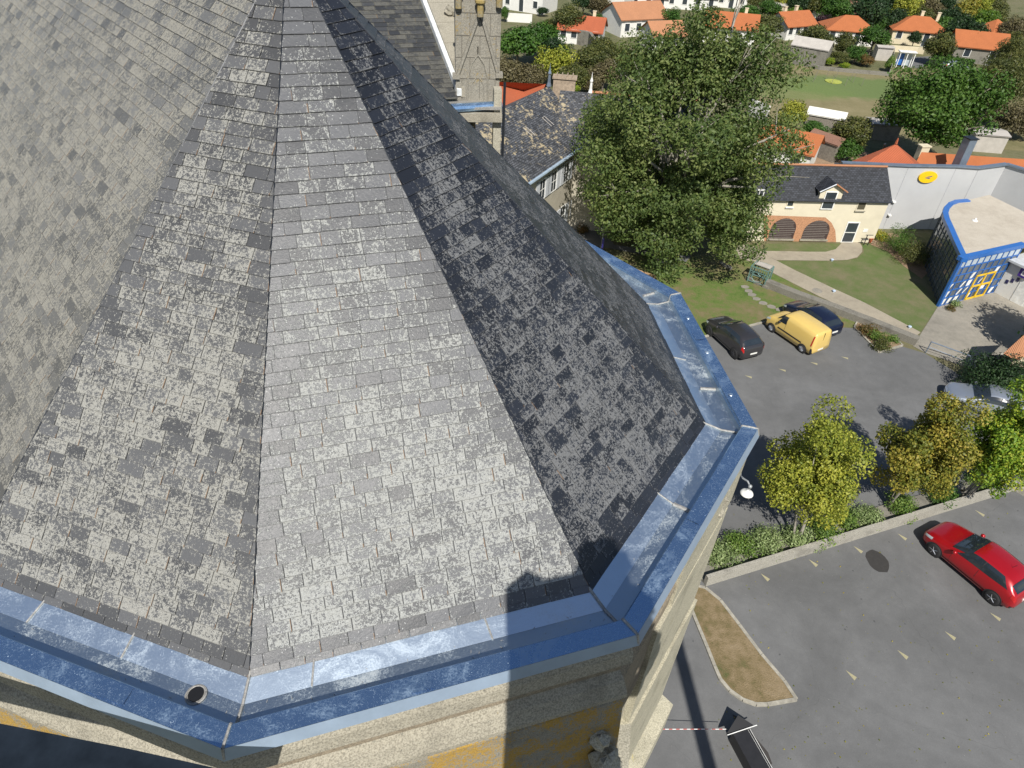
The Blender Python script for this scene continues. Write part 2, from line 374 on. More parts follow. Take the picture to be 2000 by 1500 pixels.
for i, mt, b0, b1, sd in spec:
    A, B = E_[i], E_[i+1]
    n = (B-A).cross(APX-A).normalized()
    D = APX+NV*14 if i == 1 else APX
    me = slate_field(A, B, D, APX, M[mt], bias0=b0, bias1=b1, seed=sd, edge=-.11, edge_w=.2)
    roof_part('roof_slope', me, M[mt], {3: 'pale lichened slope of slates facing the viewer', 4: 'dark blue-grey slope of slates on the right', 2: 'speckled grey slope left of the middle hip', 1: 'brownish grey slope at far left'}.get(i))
    und.quad(A-Vector((0, 0, .01)), B-Vector((0, 0, .01)), APX, D) if i == 1 else und.quad(A, B, APX)
chobj('roof_boarding', und, M['dark_metal'])
# hips: overlapped cut slates, one line proud of the other
hp = MB()
for i in (2, 3, 4, 5, 6):
    A = E_[i]; d = (APX-A); L = d.length; d.normalize()
    for side in ((1,) if i != 5 else (1, -1)):
        pass
    hp.bar(A+Vector((0, 0, .012)), APX+Vector((0, 0, .012)), .006, 4)
chobj('hip_line', hp, M['dark_metal'])
# ---- masonry below the gutter
def bands(segs, mats, fl_=.12):
    global K
    for nm, pr, mt in (('cornice', [(.10, -.128), (.05, -.16), (-.01, -.28), (-.03, -.42), (.01, -.48)], mats[0]), ('frieze', [(.01, -.481), (.07, -.53), (.07, -.70)], mats[1]),
            ('string_course', [(.07, -.701), (-.0, -.77), (-.07, -.92), (-.07, -.98), (-.02, -1.03)], mats[2]), ('weathering', [(-.02, -1.031), (-.05, -1.07), (-.05-fl_, -2.4)], mats[3]), ('wall', [(-.05-fl_, -2.401), (-.02-fl_, -2.6), (.0, -2.68), (.0, -ZG)], M['stone_wall'])):
        mb = MB(); rs = [ring(o, z) for o, z in pr]
        for q in range(len(rs)-1):
            for i in segs: mb.quad(rs[q][i], rs[q][i+1], rs[q+1][i+1], rs[q+1][i])
        chobj(nm, mb, mt)
bands(range(0, 4), (M['stone_light'], M['stone_tan'], M['stone_light'], M['stone_yellow']))
K0 = K; K = [p for p in ring(.10, 0)]; sw_ = stone_mat('stone_sunny', (.42, .39, .29), (.60, .56, .43), (.50, .42, .16), .70, 1)  # raised tone puts the strong sun on this side into the stone
bands(range(4, len(K)-1), (M['stone_tan'], M['stone_tan'], M['stone_tan'], M['stone_tan']), .0); K = K0
def pier(name, seg, z0, z1, t0, t1, o0, o1, mat, slope=0):
    A, B = K[seg], K[seg+1]; d = (B-A); n = Vector((d.y, -d.x, 0)).normalized(); mb = MB()
    P = [A+d*t0-n*o0, A+d*t1-n*o0, A+d*t1+n*o1, A+d*t0+n*o1]; lo = [Vector((p.x, p.y, ZG+z0)) for p in P]; hi = [Vector((p.x, p.y, ZG+z1-(slope if q > 1 else 0))) for q, p in enumerate(P)]
    i = len(mb.v); mb.v += [tuple(p) for p in lo+hi]
    for f in ((3, 2, 1, 0), (4, 5, 6, 7), (0, 1, 5, 4), (1, 2, 6, 5), (2, 3, 7, 6), (3, 0, 4, 7)): mb.f.append(tuple(i+k for k in f)); mb.m.append(0)
    return chobj(name, mb, mat)
pier('buttress', 4, -1.30, -.30, .42, 1.02, .3, -.01, sw_, .06)
pier('buttress', 4, -3.4, -1.301, .30, .97, .3, .0, sw_, 0)
pier('buttress', 4, -6.4, -3.401, .22, .985, .3, .04, sw_, .0)
pier('setback', 4, -7.5, -6.401, .45, 1.03, .3, .26, sw_, .25)
pier('buttress', 4, -ZG, -7.501, .2, .98, .3, .10, sw_)
# rough blocks and carved bits below the right-hand corners
bk = MB()
rc = ring(-.28, 0)
def lump(mb, c, r, seed, n=9, sq=(1, 1, 1)):
    rnd = random.Random(seed); prof = []
    m = 6; i0 = len(mb.v)
    for j in range(m+1):
        th = math.pi*j/m
        for k in range(n):
            ph = 2*math.pi*k/n; rr = r*(1+rnd.uniform(-.22, .22))
            mb.v.append((c[0]+rr*math.sin(th)*math.cos(ph)*sq[0], c[1]+rr*math.sin(th)*math.sin(ph)*sq[1], c[2]+rr*math.cos(th)*sq[2]))
    for j in range(m):
        for k in range(n):
            a_ = i0+j*n+k; b_ = i0+j*n+(k+1) % n; mb.f.append((a_, a_+n, b_+n, b_)); mb.m.append(0)
for px, py, z, r in ((1404, 968, ZG-.75, .13), (1398, 992, ZG-.95, .12), (1412, 950, ZG-.6, .08)): lump(bk, G(px, py, z), r, int(px))
chobj('carved_block', bk, M['stone_light'])
cr = MB(); c = ring(-.1, -2.0)[4]
cr.prism([(c.x-.16, c.y-.3), (c.x+.12, c.y-.25), (c.x+.2, c.y+.25), (c.x-.1, c.y+.2)], ZG-2.55, ZG-2.0); lump(cr, (c.x-.12, c.y-.2, ZG-1.9), .16, 5); lump(cr, (c.x-.2, c.y-.1, ZG-1.6), .1, 6)
chobj('gargoyle', cr, M['stone_wall'])
# corner buttress stepping down under the far corner
bt = MB(); c = ring(.12, 0)[5]; az = R(-18)
ox = Vector((math.cos(az), math.sin(az), 0))
pass
# drain spout slot in the weathering
ds_ = MB(); c = G(582, 1484, ZG-1.15); ds_.box(c, (.15, .10, .26), R(15)); chobj('spout', ds_, M['black'])
# ---- the nave end beyond: slope, coping, pinnacle
P0 = G(893, 190, ZG); U = Vector((math.cos(R(111)), math.sin(R(111)), 0)); Wd = Vector((math.cos(R(21)), math.sin(R(21)), 0))
def inplane(px, py, P, U):
    v = ray(px, py); A = np.array([[v[0], -U.x], [v[1], -U.y]]); s, t = np.linalg.solve(A, [P.x, P.y]); return Vector((v[0]*s, v[1]*s, HC+v[2]*s))
RT = inplane(820, 0, P0, U); rk = (RT-P0); RT = P0+rk*1.5
me = slate_field(P0-Wd*7, P0, RT-Wd*7, RT, None, sw=.30, ex=.19, bias0=.0, bias1=.0, clean_eave=False, seed=51)
roof_part('nave_slope', me, M['slate_side'], 'dull grey slope of slates beyond the apse')
def along(A, B, w, h, n, mb, side, lift=0):   # stones laid along a rake
    d = (B-A)/n; L = d.normalized()
    for i in range(n):
        p = A+d*(i+.01); q = A+d*(i+.985); s0 = side*w; z = Vector((0, 0, h)); l = Vector((0, 0, lift))
        P = [p+l, q+l, q+s0+l, p+s0+l]; T = [x+z for x in P]; i0 = len(mb.v); mb.v += [tuple(x) for x in P+T]
        for f in ((3, 2, 1, 0), (4, 5, 6, 7), (0, 1, 5, 4), (1, 2, 6, 5), (2, 3, 7, 6), (3, 0, 4, 7)): mb.f.append(tuple(i0+k for k in f)); mb.m.append(0)
cp = MB(); along(P0+Wd*.12, RT+Wd*.12, .85, .25, 7, cp, Wd); chobj('coping', cp, M['stone_light'])
fl = MB(); along(P0+Vector((0, 0, .03)), RT+Vector((0, 0, .03)), .12, .16, 22, fl, Wd); chobj('white_flashing', fl, plain('flash', (.6, .62, .62), .5, 0, .25, 8))
gw = MB(); gw.quad(P0+Wd*.1, P0+Wd*.9, RT+Wd*.9, RT+Wd*.1); 
gw.quad(P0+Wd*.5+Vector((0, 0, -20)), P0+U*9+Wd*.5+Vector((0, 0, -20)), P0+U*9+Wd*.5, P0+Wd*.5); gw.quad(P0+U*.4-Wd*7-Vector((0, 0, 12)), P0+U*.4+Wd*.5-Vector((0, 0, 20)), P0+U*.4+Wd*.5-Vector((0, 0, .2)), P0+U*.4-Wd*7-Vector((0, 0, .2)))
chobj('nave_wall', gw, M['stone_wall'])
pc = G(932, 186, ZG); 
pn = MB(); pz = ZG-.2
def loc(x, y, z): a_ = R(7); return pc+Vector((math.cos(a_), math.sin(a_), 0))*x+Vector((math.sin(a_), -math.cos(a_), 0))*y+Vector((0, 0, z))   # x right, y toward the viewer
rz = R(7); Wd2 = Vector((math.cos(rz), math.sin(rz), 0)); U2 = Vector((-math.sin(rz), math.cos(rz), 0))
pn.box(loc(0, -.35, 1.6), (1.12, 1.0, 3.6), rz)
pn.box(loc(0, -.35, 5.0), (.9, .8, 4.4), rz, taper=.5)
pino = chobj('pinnacle', pn, M['stone_pinn'])
pm = MB()
fy = .17
for a_, b_ in (((-.5, .55), (.05, 2.0)), ((.05, 2.0), (.5, .62))): pm.bar(loc(a_[0], fy, a_[1]), loc(b_[0], fy, b_[1]), .05, 5)
for s in (-1, 1):
    arc = [(s*.26, -.1), (s*.25, .5), (s*.16, .8), (0.0, 1.02), (0, 1.2)]
    for k in range(len(arc)-1): pm.bar(loc(arc[k][0], fy-.02, arc[k][1]), loc(arc[k+1][0], fy-.02, arc[k+1][1]), .026, 5)
    arc = [(s*.16, -.1), (s*.15, .32), (s*.05, .46)]
    for k in range(2): pm.bar(loc(arc[k][0], fy-.02, arc[k][1]), loc(arc[k+1][0], fy-.02, arc[k+1][1]), .018, 5)
pm.box(loc(-.55, .12, .5), (.18, .2, .12), rz); pm.box(loc(.55, .12, .55), (.18, .2, .12), rz)
chobj('gablet_moulding', pm, M['stone_pinn']); pm = MB()
for k, z in enumerate((.45, .95, 1.45, 1.95, 2.45)):
    pm.box(loc(0, fy-.02, z), (1.1, .014, .014), rz)
    for x in ((-.2, .3) if k % 2 else (-.4, .05, .45)): pm.box(loc(x, fy-.02, z-.25), (.014, .014, .5), rz)
chobj('mortar_joint', pm, plain('mortar', (.13, .12, .10), .95))
fn = MB()
for k, (x, y, z) in enumerate(((-.48, .22, 2.35), (.04, .3, 2.2), (.5, .22, 2.4))):
    fn.lathe(loc(x, y, z), [(.08, -.3), (.08, -.05), (.13, 0), (.13, .05), (.07, .1), (.06, .3)], 8)
    for q in range(6): lump(fn, loc(x+.1*math.cos(q), y+.1*math.sin(q), z+.34+.05*(q % 2)), .085, k*9+q, 7)
    lump(fn, loc(x, y, z+.5), .09, k+90, 8)
chobj('finial', fn, stone_mat('lichen_stone', (.26, .23, .16), (.38, .34, .24), (.38, .28, .09), .56, 1.5))
sc_ = MB()
for t, s in ((.42, 1), (.44, .7)): lump(sc_, P0+rk*.72+Wd*.8*s+Vector((0, 0, .35)), .2*s, int(t*100), 8)
chobj('crocket', sc_, M['stone_light'])
ev_ = MB(); e0 = P0-Wd*.9-U*.35; e1 = P0+Wd*1.05-U*.35
ev_.tube([e0-U*.12+Vector((0, 0, -.12)), e1-U*.12+Vector((0, 0, -.12))], [.11, .11], 10)
chobj('nave_gutter', ev_, M['zinc_lip'])
ev_ = MB(); ev_.box((e0+e1)/2+U*.15+Vector((0, 0, -.13)), (1.95, .62, .06), rz); chobj('gutter_floor', ev_, M['zinc_seam'])
ev_ = MB(); ev_.box((e0+e1)/2+U*.0+Vector((0, 0, -.34)), (1.95, .5, .2), rz); chobj('eaves_course', ev_, M['stone_light'])
ev_ = MB(); ev_.box(loc(.5, .42, -4), (.2, .35, 8.6), rz); ev_.box(loc(.3, .35, -6.2), (.45, .9, 9), rz); chobj('nave_buttress', ev_, M['stone_wall'])
ev_ = MB(); ev_.tube([loc(.66, .62, .5), loc(.66, .62, -9)], [.035, .035], 8); chobj('downpipe', ev_, M['dark_metal'])
# ---- unseen stonework, added and shaped to throw the shadow on eaves and wall
b1, b2 = G(1003, 1230, ZG), G(1236, 1178, ZG); hs = Vector((sv.x, sv.y, 0)).normalized(); dist = 3.7
bc = (b1+b2)/2+hs*dist; bw = (b2-b1).length; br = math.atan2((b2-b1).y, (b2-b1).x); topz = ZG+.50+dist*math.tan(SUN_EL)
pp = MB(); pp.box((bc.x, bc.y, topz/2-.15), (bw, .55, topz-.3), br)
rt = (b2-b1).normalized()
for t, z, r in ((-.40, -.12, .17), (-.30, -.16, .14), (.14, -.14, .17), (.26, .0, .22), (.36, .12, .17), (.44, -.1, .16)): lump(pp, bc+rt*bw*t+Vector((0, 0, topz-bc.z+.02+z)), r*1.0, int(t*100)+70); pp.bar(bc+rt*bw*t+Vector((0, 0, topz-bc.z-.4)), bc+rt*bw*t+Vector((0, 0, topz-bc.z+.0+z)), r*.75, 6)
for z, r, x in ((-1.0, .2, .6), (-1.35, .2, .80), (-.55, .14, .56), (-1.7, .25, .95), (-2.1, .22, 1.1), (-2.5, .25, .9), (-2.2, .2, .7)): lump(pp, bc+rt*bw*x+Vector((0, 0, topz-bc.z+z)), r, int(z*77))
pp.box(bc+rt*bw*.62+Vector((0, 0, topz-bc.z-1.5)), (.5, .4, .5), br)
chobj('shadow_pinnacle', pp, M['stone_wall'])
g0 = G(1318, 1240, 0); g1 = G(1405, 1400, 0)
sp = MB(); st = g0-hs*3+hs*(24/math.tan(SUN_EL)); sp.box((st.x, st.y, 12.0), (.52, .52, 24.0), SUN_AZ); sp.lathe((st.x, st.y, 24), [(.3, 0), (.18, 1.2), (.02, 3)], 8)  # unseen shaft, added to throw the narrow shadow across the asphalt
tag(sp.build('shadow_shaft', M['stone_wall']), 'slender stone shaft with a pointed cap, unseen, added to throw a strip of shadow', 'shaft')
# ---- dark sheet-metal sill right under the viewer
ld = MB(); zl = HC-5.0; P = [G(x, y, zl) for x, y in ((-300, 1352), (0, 1413), (250, 1462), (430, 1502), (500, 1520))]
P = [(p.x, p.y) for p in P]+[(P[-1].x-.05, P[-1].y-.3), (P[0].x-.1, P[0].y-.45)]
ld.prism(P, zl-.05, zl)
tag(ld.build('parapet_sill', plain('sill', (.03, .04, .052), .28, .55, .4, 2.5)), 'dark sheet-metal sill crossing the bottom left corner below the viewer', 'sill')
# ================================================================ GROUND
OR = ['first', 'second', 'third', 'fourth', 'fifth', 'sixth', 'seventh', 'eighth', 'ninth', 'tenth', 'eleventh', 'twelfth', 'thirteenth', 'fourteenth', 'fifteenth', 'sixteenth']
def proj(P):
    v = CM.T @ (np.array([P[0], P[1], P[2]])-np.array([0, 0, HC])); return (CX-F*v[0]/v[2], CY+F*v[1]/v[2])
def pxm(P):
    v = CM.T @ (np.array([P[0], P[1], P[2]])-np.array([0, 0, HC])); return F/(-v[2])
def K4(*p): return [(1430+x/3.488, 280+y/3.488) for x, y in p]
def K6(*p): return [(1340+x/2.727, 950+y/2.727) for x, y in p]
def sheet(name, pts, z, mat, kind='structure', label=None, cat=None, thick=0):
    mb = MB()
    if thick: mb.prism([(p.x, p.y) for p in pts], z, z+thick)
    else:
        P = [(p.x, p.y) for p in pts]; ar = sum(P[k][0]*P[(k+1) % len(P)][1]-P[(k+1) % len(P)][0]*P[k][1] for k in range(len(P)))
        if ar < 0: P = P[::-1]
        mb.quad(*[(x, y, z) for x, y in P])
    o = mb.build(name, mat); tag(o, label, cat, kind=kind); return o
def ground_mat(name, cols, scales=(.12, 1.5, 14), green=None):
    m, nt, n, l, p = newmat(name); co = coords(nt)
    a, b, c = (noise(nt, co, s, 6, .65) for s in scales)
    f = math_(nt, 'ADD', math_(nt, 'MULTIPLY', a, .45), math_(nt, 'ADD', math_(nt, 'MULTIPLY', b, .35), math_(nt, 'MULTIPLY', c, .2)))
    k = len(cols); col = ramp(nt, f, [(.38+.24*i/(k-1), q) for i, q in enumerate(cols)])
    if green:
        for (gx, gy, rx, ry, gc, st) in green:
            s = N(nt, 'ShaderNodeSeparateXYZ'); l.new(co, s.inputs[0])
            dx = math_(nt, 'DIVIDE', math_(nt, 'SUBTRACT', s.outputs[0], gx), rx); dy = math_(nt, 'DIVIDE', math_(nt, 'SUBTRACT', s.outputs[1], gy), ry)
            d = math_(nt, 'SQRT', math_(nt, 'ADD', math_(nt, 'MULTIPLY', dx, dx), math_(nt, 'MULTIPLY', dy, dy)))
            d = math_(nt, 'ADD', d, math_(nt, 'MULTIPLY', math_(nt, 'SUBTRACT', b, .5), 1.0))
            mr = N(nt, 'ShaderNodeMapRange', interpolation_type='SMOOTHSTEP'); l.new(d, mr.inputs[0]); mr.inputs[1].default_value = 1.15; mr.inputs[2].default_value = .75; mr.inputs[3].default_value = 0; mr.inputs[4].default_value = st
            col = mix(nt, mr.outputs[0], col, mix(nt, c, gc, tuple(x*1.5 for x in gc)))
    l.new(col, p.inputs['Base Color']); p.inputs['Roughness'].default_value = .95
    bump(nt, c, p, .7, .08); return m
def asphalt_mat(name, base=(.126, .127, .127)):
    m, nt, n, l, p = newmat(name); co = coords(nt)
    big = noise(nt, co, .18, 5, .6, .8); md = noise(nt, co, 1.3, 6, .7); g = noise(nt, co, 30, 4, .75)
    f = math_(nt, 'ADD', math_(nt, 'MULTIPLY', big, .5), math_(nt, 'ADD', math_(nt, 'MULTIPLY', md, .25), math_(nt, 'MULTIPLY', g, .25)))
    c = ramp(nt, f, [(.34, tuple(x*.72 for x in base)), (.5, base), (.66, tuple(x*1.38 for x in base))])
    v = N(nt, 'ShaderNodeTexVoronoi'); v.inputs['Scale'].default_value = 3.2; l.new(co, v.inputs[0])
    c = mix(nt, math_(nt, 'MULTIPLY', math_(nt, 'LESS_THAN', v.outputs[0], .035), .55), c, (.35, .34, .31))
    v2 = N(nt, 'ShaderNodeTexVoronoi'); v2.inputs['Scale'].default_value = 1.1; l.new(co, v2.inputs[0])
    c = mix(nt, math_(nt, 'MULTIPLY', math_(nt, 'LESS_THAN', math_(nt, 'ADD', v2.outputs[0], math_(nt, 'MULTIPLY', g, .12)), .11), .5), c, (.03, .03, .032))
    # faint long cracks
    v3 = N(nt, 'ShaderNodeTexVoronoi', feature='DISTANCE_TO_EDGE'); v3.inputs['Scale'].default_value = .13; q = N(nt, 'ShaderNodeTexNoise'); q.inputs['Scale'].default_value = .8; l.new(co, q.inputs[0])
    ad = N(nt, 'ShaderNodeVectorMath', operation='ADD'); l.new(co, ad.inputs[0]); l.new(q.outputs['Color'], ad.inputs[1]); l.new(ad.outputs[0], v3.inputs[0])
    c = mix(nt, math_(nt, 'MULTIPLY', math_(nt, 'LESS_THAN', v3.outputs[0], .0009), .2), c, (.035, .035, .035))
    l.new(c, p.inputs['Base Color']); p.inputs['Roughness'].default_value = .88; bump(nt, g, p, .5, .01); return m
M['dry'] = ground_mat('dry_ground', [(.05, .07, .02), (.10, .105, .04), (.15, .14, .07), (.13, .115, .065)])
M['lawn'] = ground_mat('lawn', [(.055, .10, .014), (.10, .15, .028), (.15, .14, .055), (.20, .155, .085)], (.3, 1.6, 12))
M['lawn_dull'] = ground_mat('lawn_dull', [(.07, .125, .02), (.11, .135, .045), (.165, .15, .08)], (.10, .8, 12))
M['brown_turf'] = ground_mat('brown_turf', [(.085, .10, .03), (.17, .13, .06), (.24, .18, .10), (.28, .215, .13)], (.5, 3, 22))
gf = G(1690, 172)
M['field'] = ground_mat('field', [(.115, .11, .042), (.185, .16, .075), (.235, .20, .105)], (.04, .35, 3), [(gf.x-1, gf.y, 13, 6.0, (.08, .125, .032), .85), (gf.x-12, gf.y-3, 9, 5, (.10, .14, .035), .6)])
M['asphalt'] = asphalt_mat('asphalt')
M['pave'] = ground_mat('paving', [(.20, .185, .155), (.27, .25, .21), (.33, .30, .25)], (.3, 2, 18))
M['path'] = ground_mat('path', [(.27, .235, .18), (.34, .30, .23), (.39, .34, .26)], (.3, 1.5, 20))
M['kerb'] = plain('kerb', (.32, .30, .25), .9, 0, .3, 4, .3)
M['oldwall'] = stone_mat('oldwall', (.17, .16, .135), (.33, .31, .26), None, .5, .7)
M['render_white'] = stone_mat('render_white', (.33, .31, .26), (.46, .44, .38), None, .5, .5)
M['soil'] = ground_mat('soil', [(.20, .13, .08), (.28, .19, .12), (.33, .24, .16)], (.5, 3, 18))
M['yellow_paint'] = plain('yellow_paint', (.34, .31, .19), .8, 0, .3, 20)
sheet('ground', [Vector((-500, -300, 0)), Vector((900, -300, 0)), Vector((900, 1500, 0)), Vector((-500, 1500, 0))], 0, M['dry'])
LOT = GL([(1320, 672), (1440, 645), (1482, 633), (1690, 642), (1716, 690), (1762, 677), (1806, 690), (1906, 752), (1935, 776), (1990, 800), (2150, 760)])
LOT = LOT+[Vector((60, 10, 0)), Vector((40, -15, 0)), Vector((-12, -15, 0)), Vector((-12, 14, 0)), Vector((2, 33, 0))]
sheet('car_park', LOT, .012, M['asphalt'])
sheet('lawn', GL([(1180, 500), (1300, 500), (1440, 500), (1478, 520), (1545, 551), (1600, 582), (1665, 612), (1720, 640), (1700, 665), (1692, 641), (1482, 632), (1440, 644), (1320, 671), (1100, 700), (1000, 560)]), .006, M['lawn'])
sheet('lawn', GL([(1496, 509), (1560, 530), (1625, 566), (1690, 594), (1798, 648), (1832, 598), (1806, 540), (1800, 515), (1740, 470), (1684, 478), (1688, 492), (1674, 505), (1640, 510)]), .006, M['lawn_dull'])
sheet('verge', GL([(1494, 476), (1640, 476), (1638, 486), (1625, 492), (1540, 491), (1494, 490)]), .008, M['lawn_dull'])
sheet('field', GL([(1480, 140), (1560, 128), (1740, 150), (1760, 133), (1900, 142), (1990, 170), (2080, 180), (2100, 300), (1900, 290), (1700, 262), (1560, 240), (1470, 262)]), .006, M['field'])
sheet('footpath', GL([(1440, 478), (1470, 480), (1507, 504), (1553, 528), (1631, 565), (1688, 591), (1798, 649), (1786, 660), (1750, 642), (1660, 607), (1600, 579), (1540, 549), (1500, 528), (1470, 512), (1430, 500)]), .016, M['path'])
sheet('footpath', GL([(1491, 490.5), (1540, 491), (1579, 492), (1613, 492), (1632, 487), (1641, 478), (1645, 472), (1677, 472), (1684, 482), (1684, 492), (1674, 503), (1654, 508), (1613, 509.5), (1516, 508.5), (1500, 500)]), .020, M['path'])
sheet('pavement', GL([(1831, 600), (1813, 629), (1783, 676), (1806, 689), (1900, 722), (1920, 735), (2150, 900), (2300, 700), (2100, 560), (1940, 566)]), .018, M['pave'])
sheet('yard', GL([(1500, 262), (1600, 258), (1700, 300), (1640, 330), (1480, 320)]), .008, M['soil'])
sheet('side_road', GL([(1765, 112), (1820, 110), (1800, 134), (1762, 130)]), .012, M['asphalt'])
sheet('path_by_manor', GL([(1100, 430), (1170, 440), (1200, 478), (1350, 500), (1340, 512), (1160, 480), (1080, 450)]), .012, M['asphalt'])
# lower grass island with its kerb
isl = GL(K6((5, 520), (15, 630), (60, 740), (110, 860), (150, 960), (180, 1030), (230, 1090), (300, 1140), (370, 1165), (430, 1165), (585, 1138), (520, 1040), (400, 900), (280, 740), (180, 610), (100, 545)))
def kerb(pts, name='kerb', w=.14, h=.10, closed=True, mat=None):
    mb = MB(); n = len(pts)
    for i in range(n if closed else n-1):
        a_, b_ = pts[i], pts[(i+1) % n]; L = (b_-a_).length; k = max(1, int(L/.9)); d = (b_-a_)/k; az = math.atan2(d.y, d.x)
        for j in range(k): mb.box(a_+d*(j+.5)+Vector((0, 0, h/2)), (d.length*.985, w, h+.02*((i+j) % 3)*.1), az)
    o = mb.build(name, mat or M['kerb']); return tag(o, None, None, kind='structure')
def shrinkpoly(pts, d):
    c = sum(pts, Vector())/len(pts); return [p+(c-p).normalized()*d for p in pts]
kerb(isl); sheet('grass_island', shrinkpoly(isl, .08), .02, M['brown_turf'], thick=.06)
kerb(GL([(1320, 671), (1440, 644), (1484, 632), (1500, 629)]), closed=False)
bed = GL([(1668, 640), (1716, 689), (1762, 676), (1742, 655), (1700, 630), (1676, 626)])
kerb(bed, w=.12); sheet('planting_bed', shrinkpoly(bed, .06), .015, M['soil'], thick=.05)
bed2 = GL([(1894, 745), (1908, 742), (1960, 790), (2050, 800), (2050, 690), (1960, 690), (1930, 715)])
kerb(bed2); sheet('planting_bed', shrinkpoly(bed2, .05), .02, M['soil'], thick=.06)
sheet('planting_bed', GL([(1700, 478), (1735, 492), (1765, 520), (1800, 545), (1815, 530), (1790, 470), (1740, 455), (1708, 468)]), .022, M['soil'])
# low hedge bank wall between the two car parks
wa, wb = G(1378, 1146), G(1984, 958); wd = (wb-wa).normalized(); wnn = Vector((-wd.y, wd.x, 0))
wm = MB(); wh = .62
wc = [wa, wb]; wz = Vector((0, 0, 1))
wm.box((wa+wb)/2+wnn*.11+wz*wh/2, ((wb-wa).length, .2, wh), math.atan2(wd.y, wd.x))
lw = tag(wm.build('retaining_wall', M['render_white']), 'long low pale wall between the two levels of the car park', 'wall')
rw = MB(); we = wb+Vector((2.2, -2.6, 0)); rw.box((wb+we)/2+wz*.2, ((we-wb).length, .22, .4), math.atan2((we-wb).y, (we-wb).x))
tag(rw.build('retaining_wall', M['render_white']), 'short pale wall stub turning down at the right end of the long low wall', 'wall')
hb = [wa+wnn*.24, wb+wnn*.24, wb+wnn*1.2, wa+wnn*1.5]
sheet('gravel_strip', hb, .02, M['oldwall'], thick=.1)
# old stone wall along the footpath
sw = GL([(1500, 556), (1560, 580), (1630, 605), (1700, 632), (1790, 668)]); smw = MB()
for i in range(4):
    d = sw[i+1]-sw[i]; n2 = Vector((-d.y, d.x, 0)).normalized(); smw.box((sw[i]+sw[i+1])/2-n2*.3+wz*.25, (d.length+.1, .62, .5+.01*i), math.atan2(d.y, d.x))
tag(smw.build('stone_wall', M['oldwall']), 'low old stone wall running beside the footpath behind the parked van', 'wall')
smw = MB(); ss = GL([(1405, 515), (1440, 535), (1470, 551), (1504, 566)])
for i in range(3):
    d = ss[i+1]-ss[i]; L = d.length; k = int(L/.55)
    for j in range(k):
        if (i*7+j) % 5 == 2: continue
        smw.box(ss[i]+d*((j+.5)/k)+wz*.1, (.48, .3, .18+.03*(j % 3)), math.atan2(d.y, d.x)+.05*(j % 3))
tag(smw.build('stone_edging', M['oldwall'], None), 'row of rough stones edging the lawn under the green ironwork', 'edging', kind='stuff')
rnd = random.Random(4)
for k, p in enumerate(GL(K4((90, 980), (112, 1007), (135, 1032), (163, 1060), (210, 1090), (268, 1115), (322, 1135)))):
    mb = MB(); n = 7; mb.prism([(p.x+math.cos(i*2*math.pi/n)*.34*rnd.uniform(.8, 1.15), p.y+math.sin(i*2*math.pi/n)*.26*rnd.uniform(.8, 1.15)) for i in range(n)], .006, .05)
    tag(mb.build('stepping_stone', M['pave']), OR[k]+' stepping stone in the lawn counted from the green ironwork to the van', 'paving stone', 'stepping stones crossing the lawn')
# painted triangles
TR = [(1462, 736), (1528, 723), (1590, 710), (1650, 699), (1696, 862)]; TR2 = [(1494, 1128), (1588, 1100), (1676, 1074), (1762, 1049), (1914, 1003), (1944, 1205), (1856, 1242), (1763, 1279), (1662, 1319)]
#OR = ['first', 'second', 'third', 'fourth', 'fifth', 'sixth', 'seventh', 'eighth', 'ninth', 'tenth', 'eleventh', 'twelfth', 'thirteenth', 'fourteenth', 'fifteenth', 'sixteenth']
TL = [OR[i]+' painted triangle from the left in the row behind the three parked cars' for i in range(4)]+['lone painted triangle between the parked cars and the yellowing trees']+[OR[i]+' painted triangle from the left in the row along the low wall' for i in range(5)]+[OR[3-i]+' painted triangle from the left in the row across the open lower lot' for i in range(4)]
tmesh = None
for k, (x, y) in enumerate(TR+TR2):
    p = G(x, y); low = k >= len(TR)
    if tmesh is None:
        mb = MB(); mb.quad((0, .36, 0), (-.10, -.30, 0), (.14, -.26, 0)); tmesh = mb.mesh('triangle')
        tmesh.materials.append(M['yellow_paint'])
    o = obj('parking_mark', tmesh); o.location = (p.x, p.y, .017); o.rotation_euler = (0, 0, R(36 if low else 62)); o.scale = (.85, .72, 1)
    tag(o, TL[k], 'road marking', 'painted bay triangles')
M['stain'] = plain('stain', (.035, .033, .031), .8, 0, .15, 6)
p = G(1714, 1096); mb = MB(); rr = random.Random(9)
mb.quad(*[(p.x+math.cos(t*.393)*.52*rr.uniform(.9, 1.08), p.y+math.sin(t*.393)*.66*rr.uniform(.9, 1.08), .018) for t in range(16)])
tag(mb.build('oil_stain', M['stain']), 'dark oval oil stain on the asphalt left of the red car', 'stain')
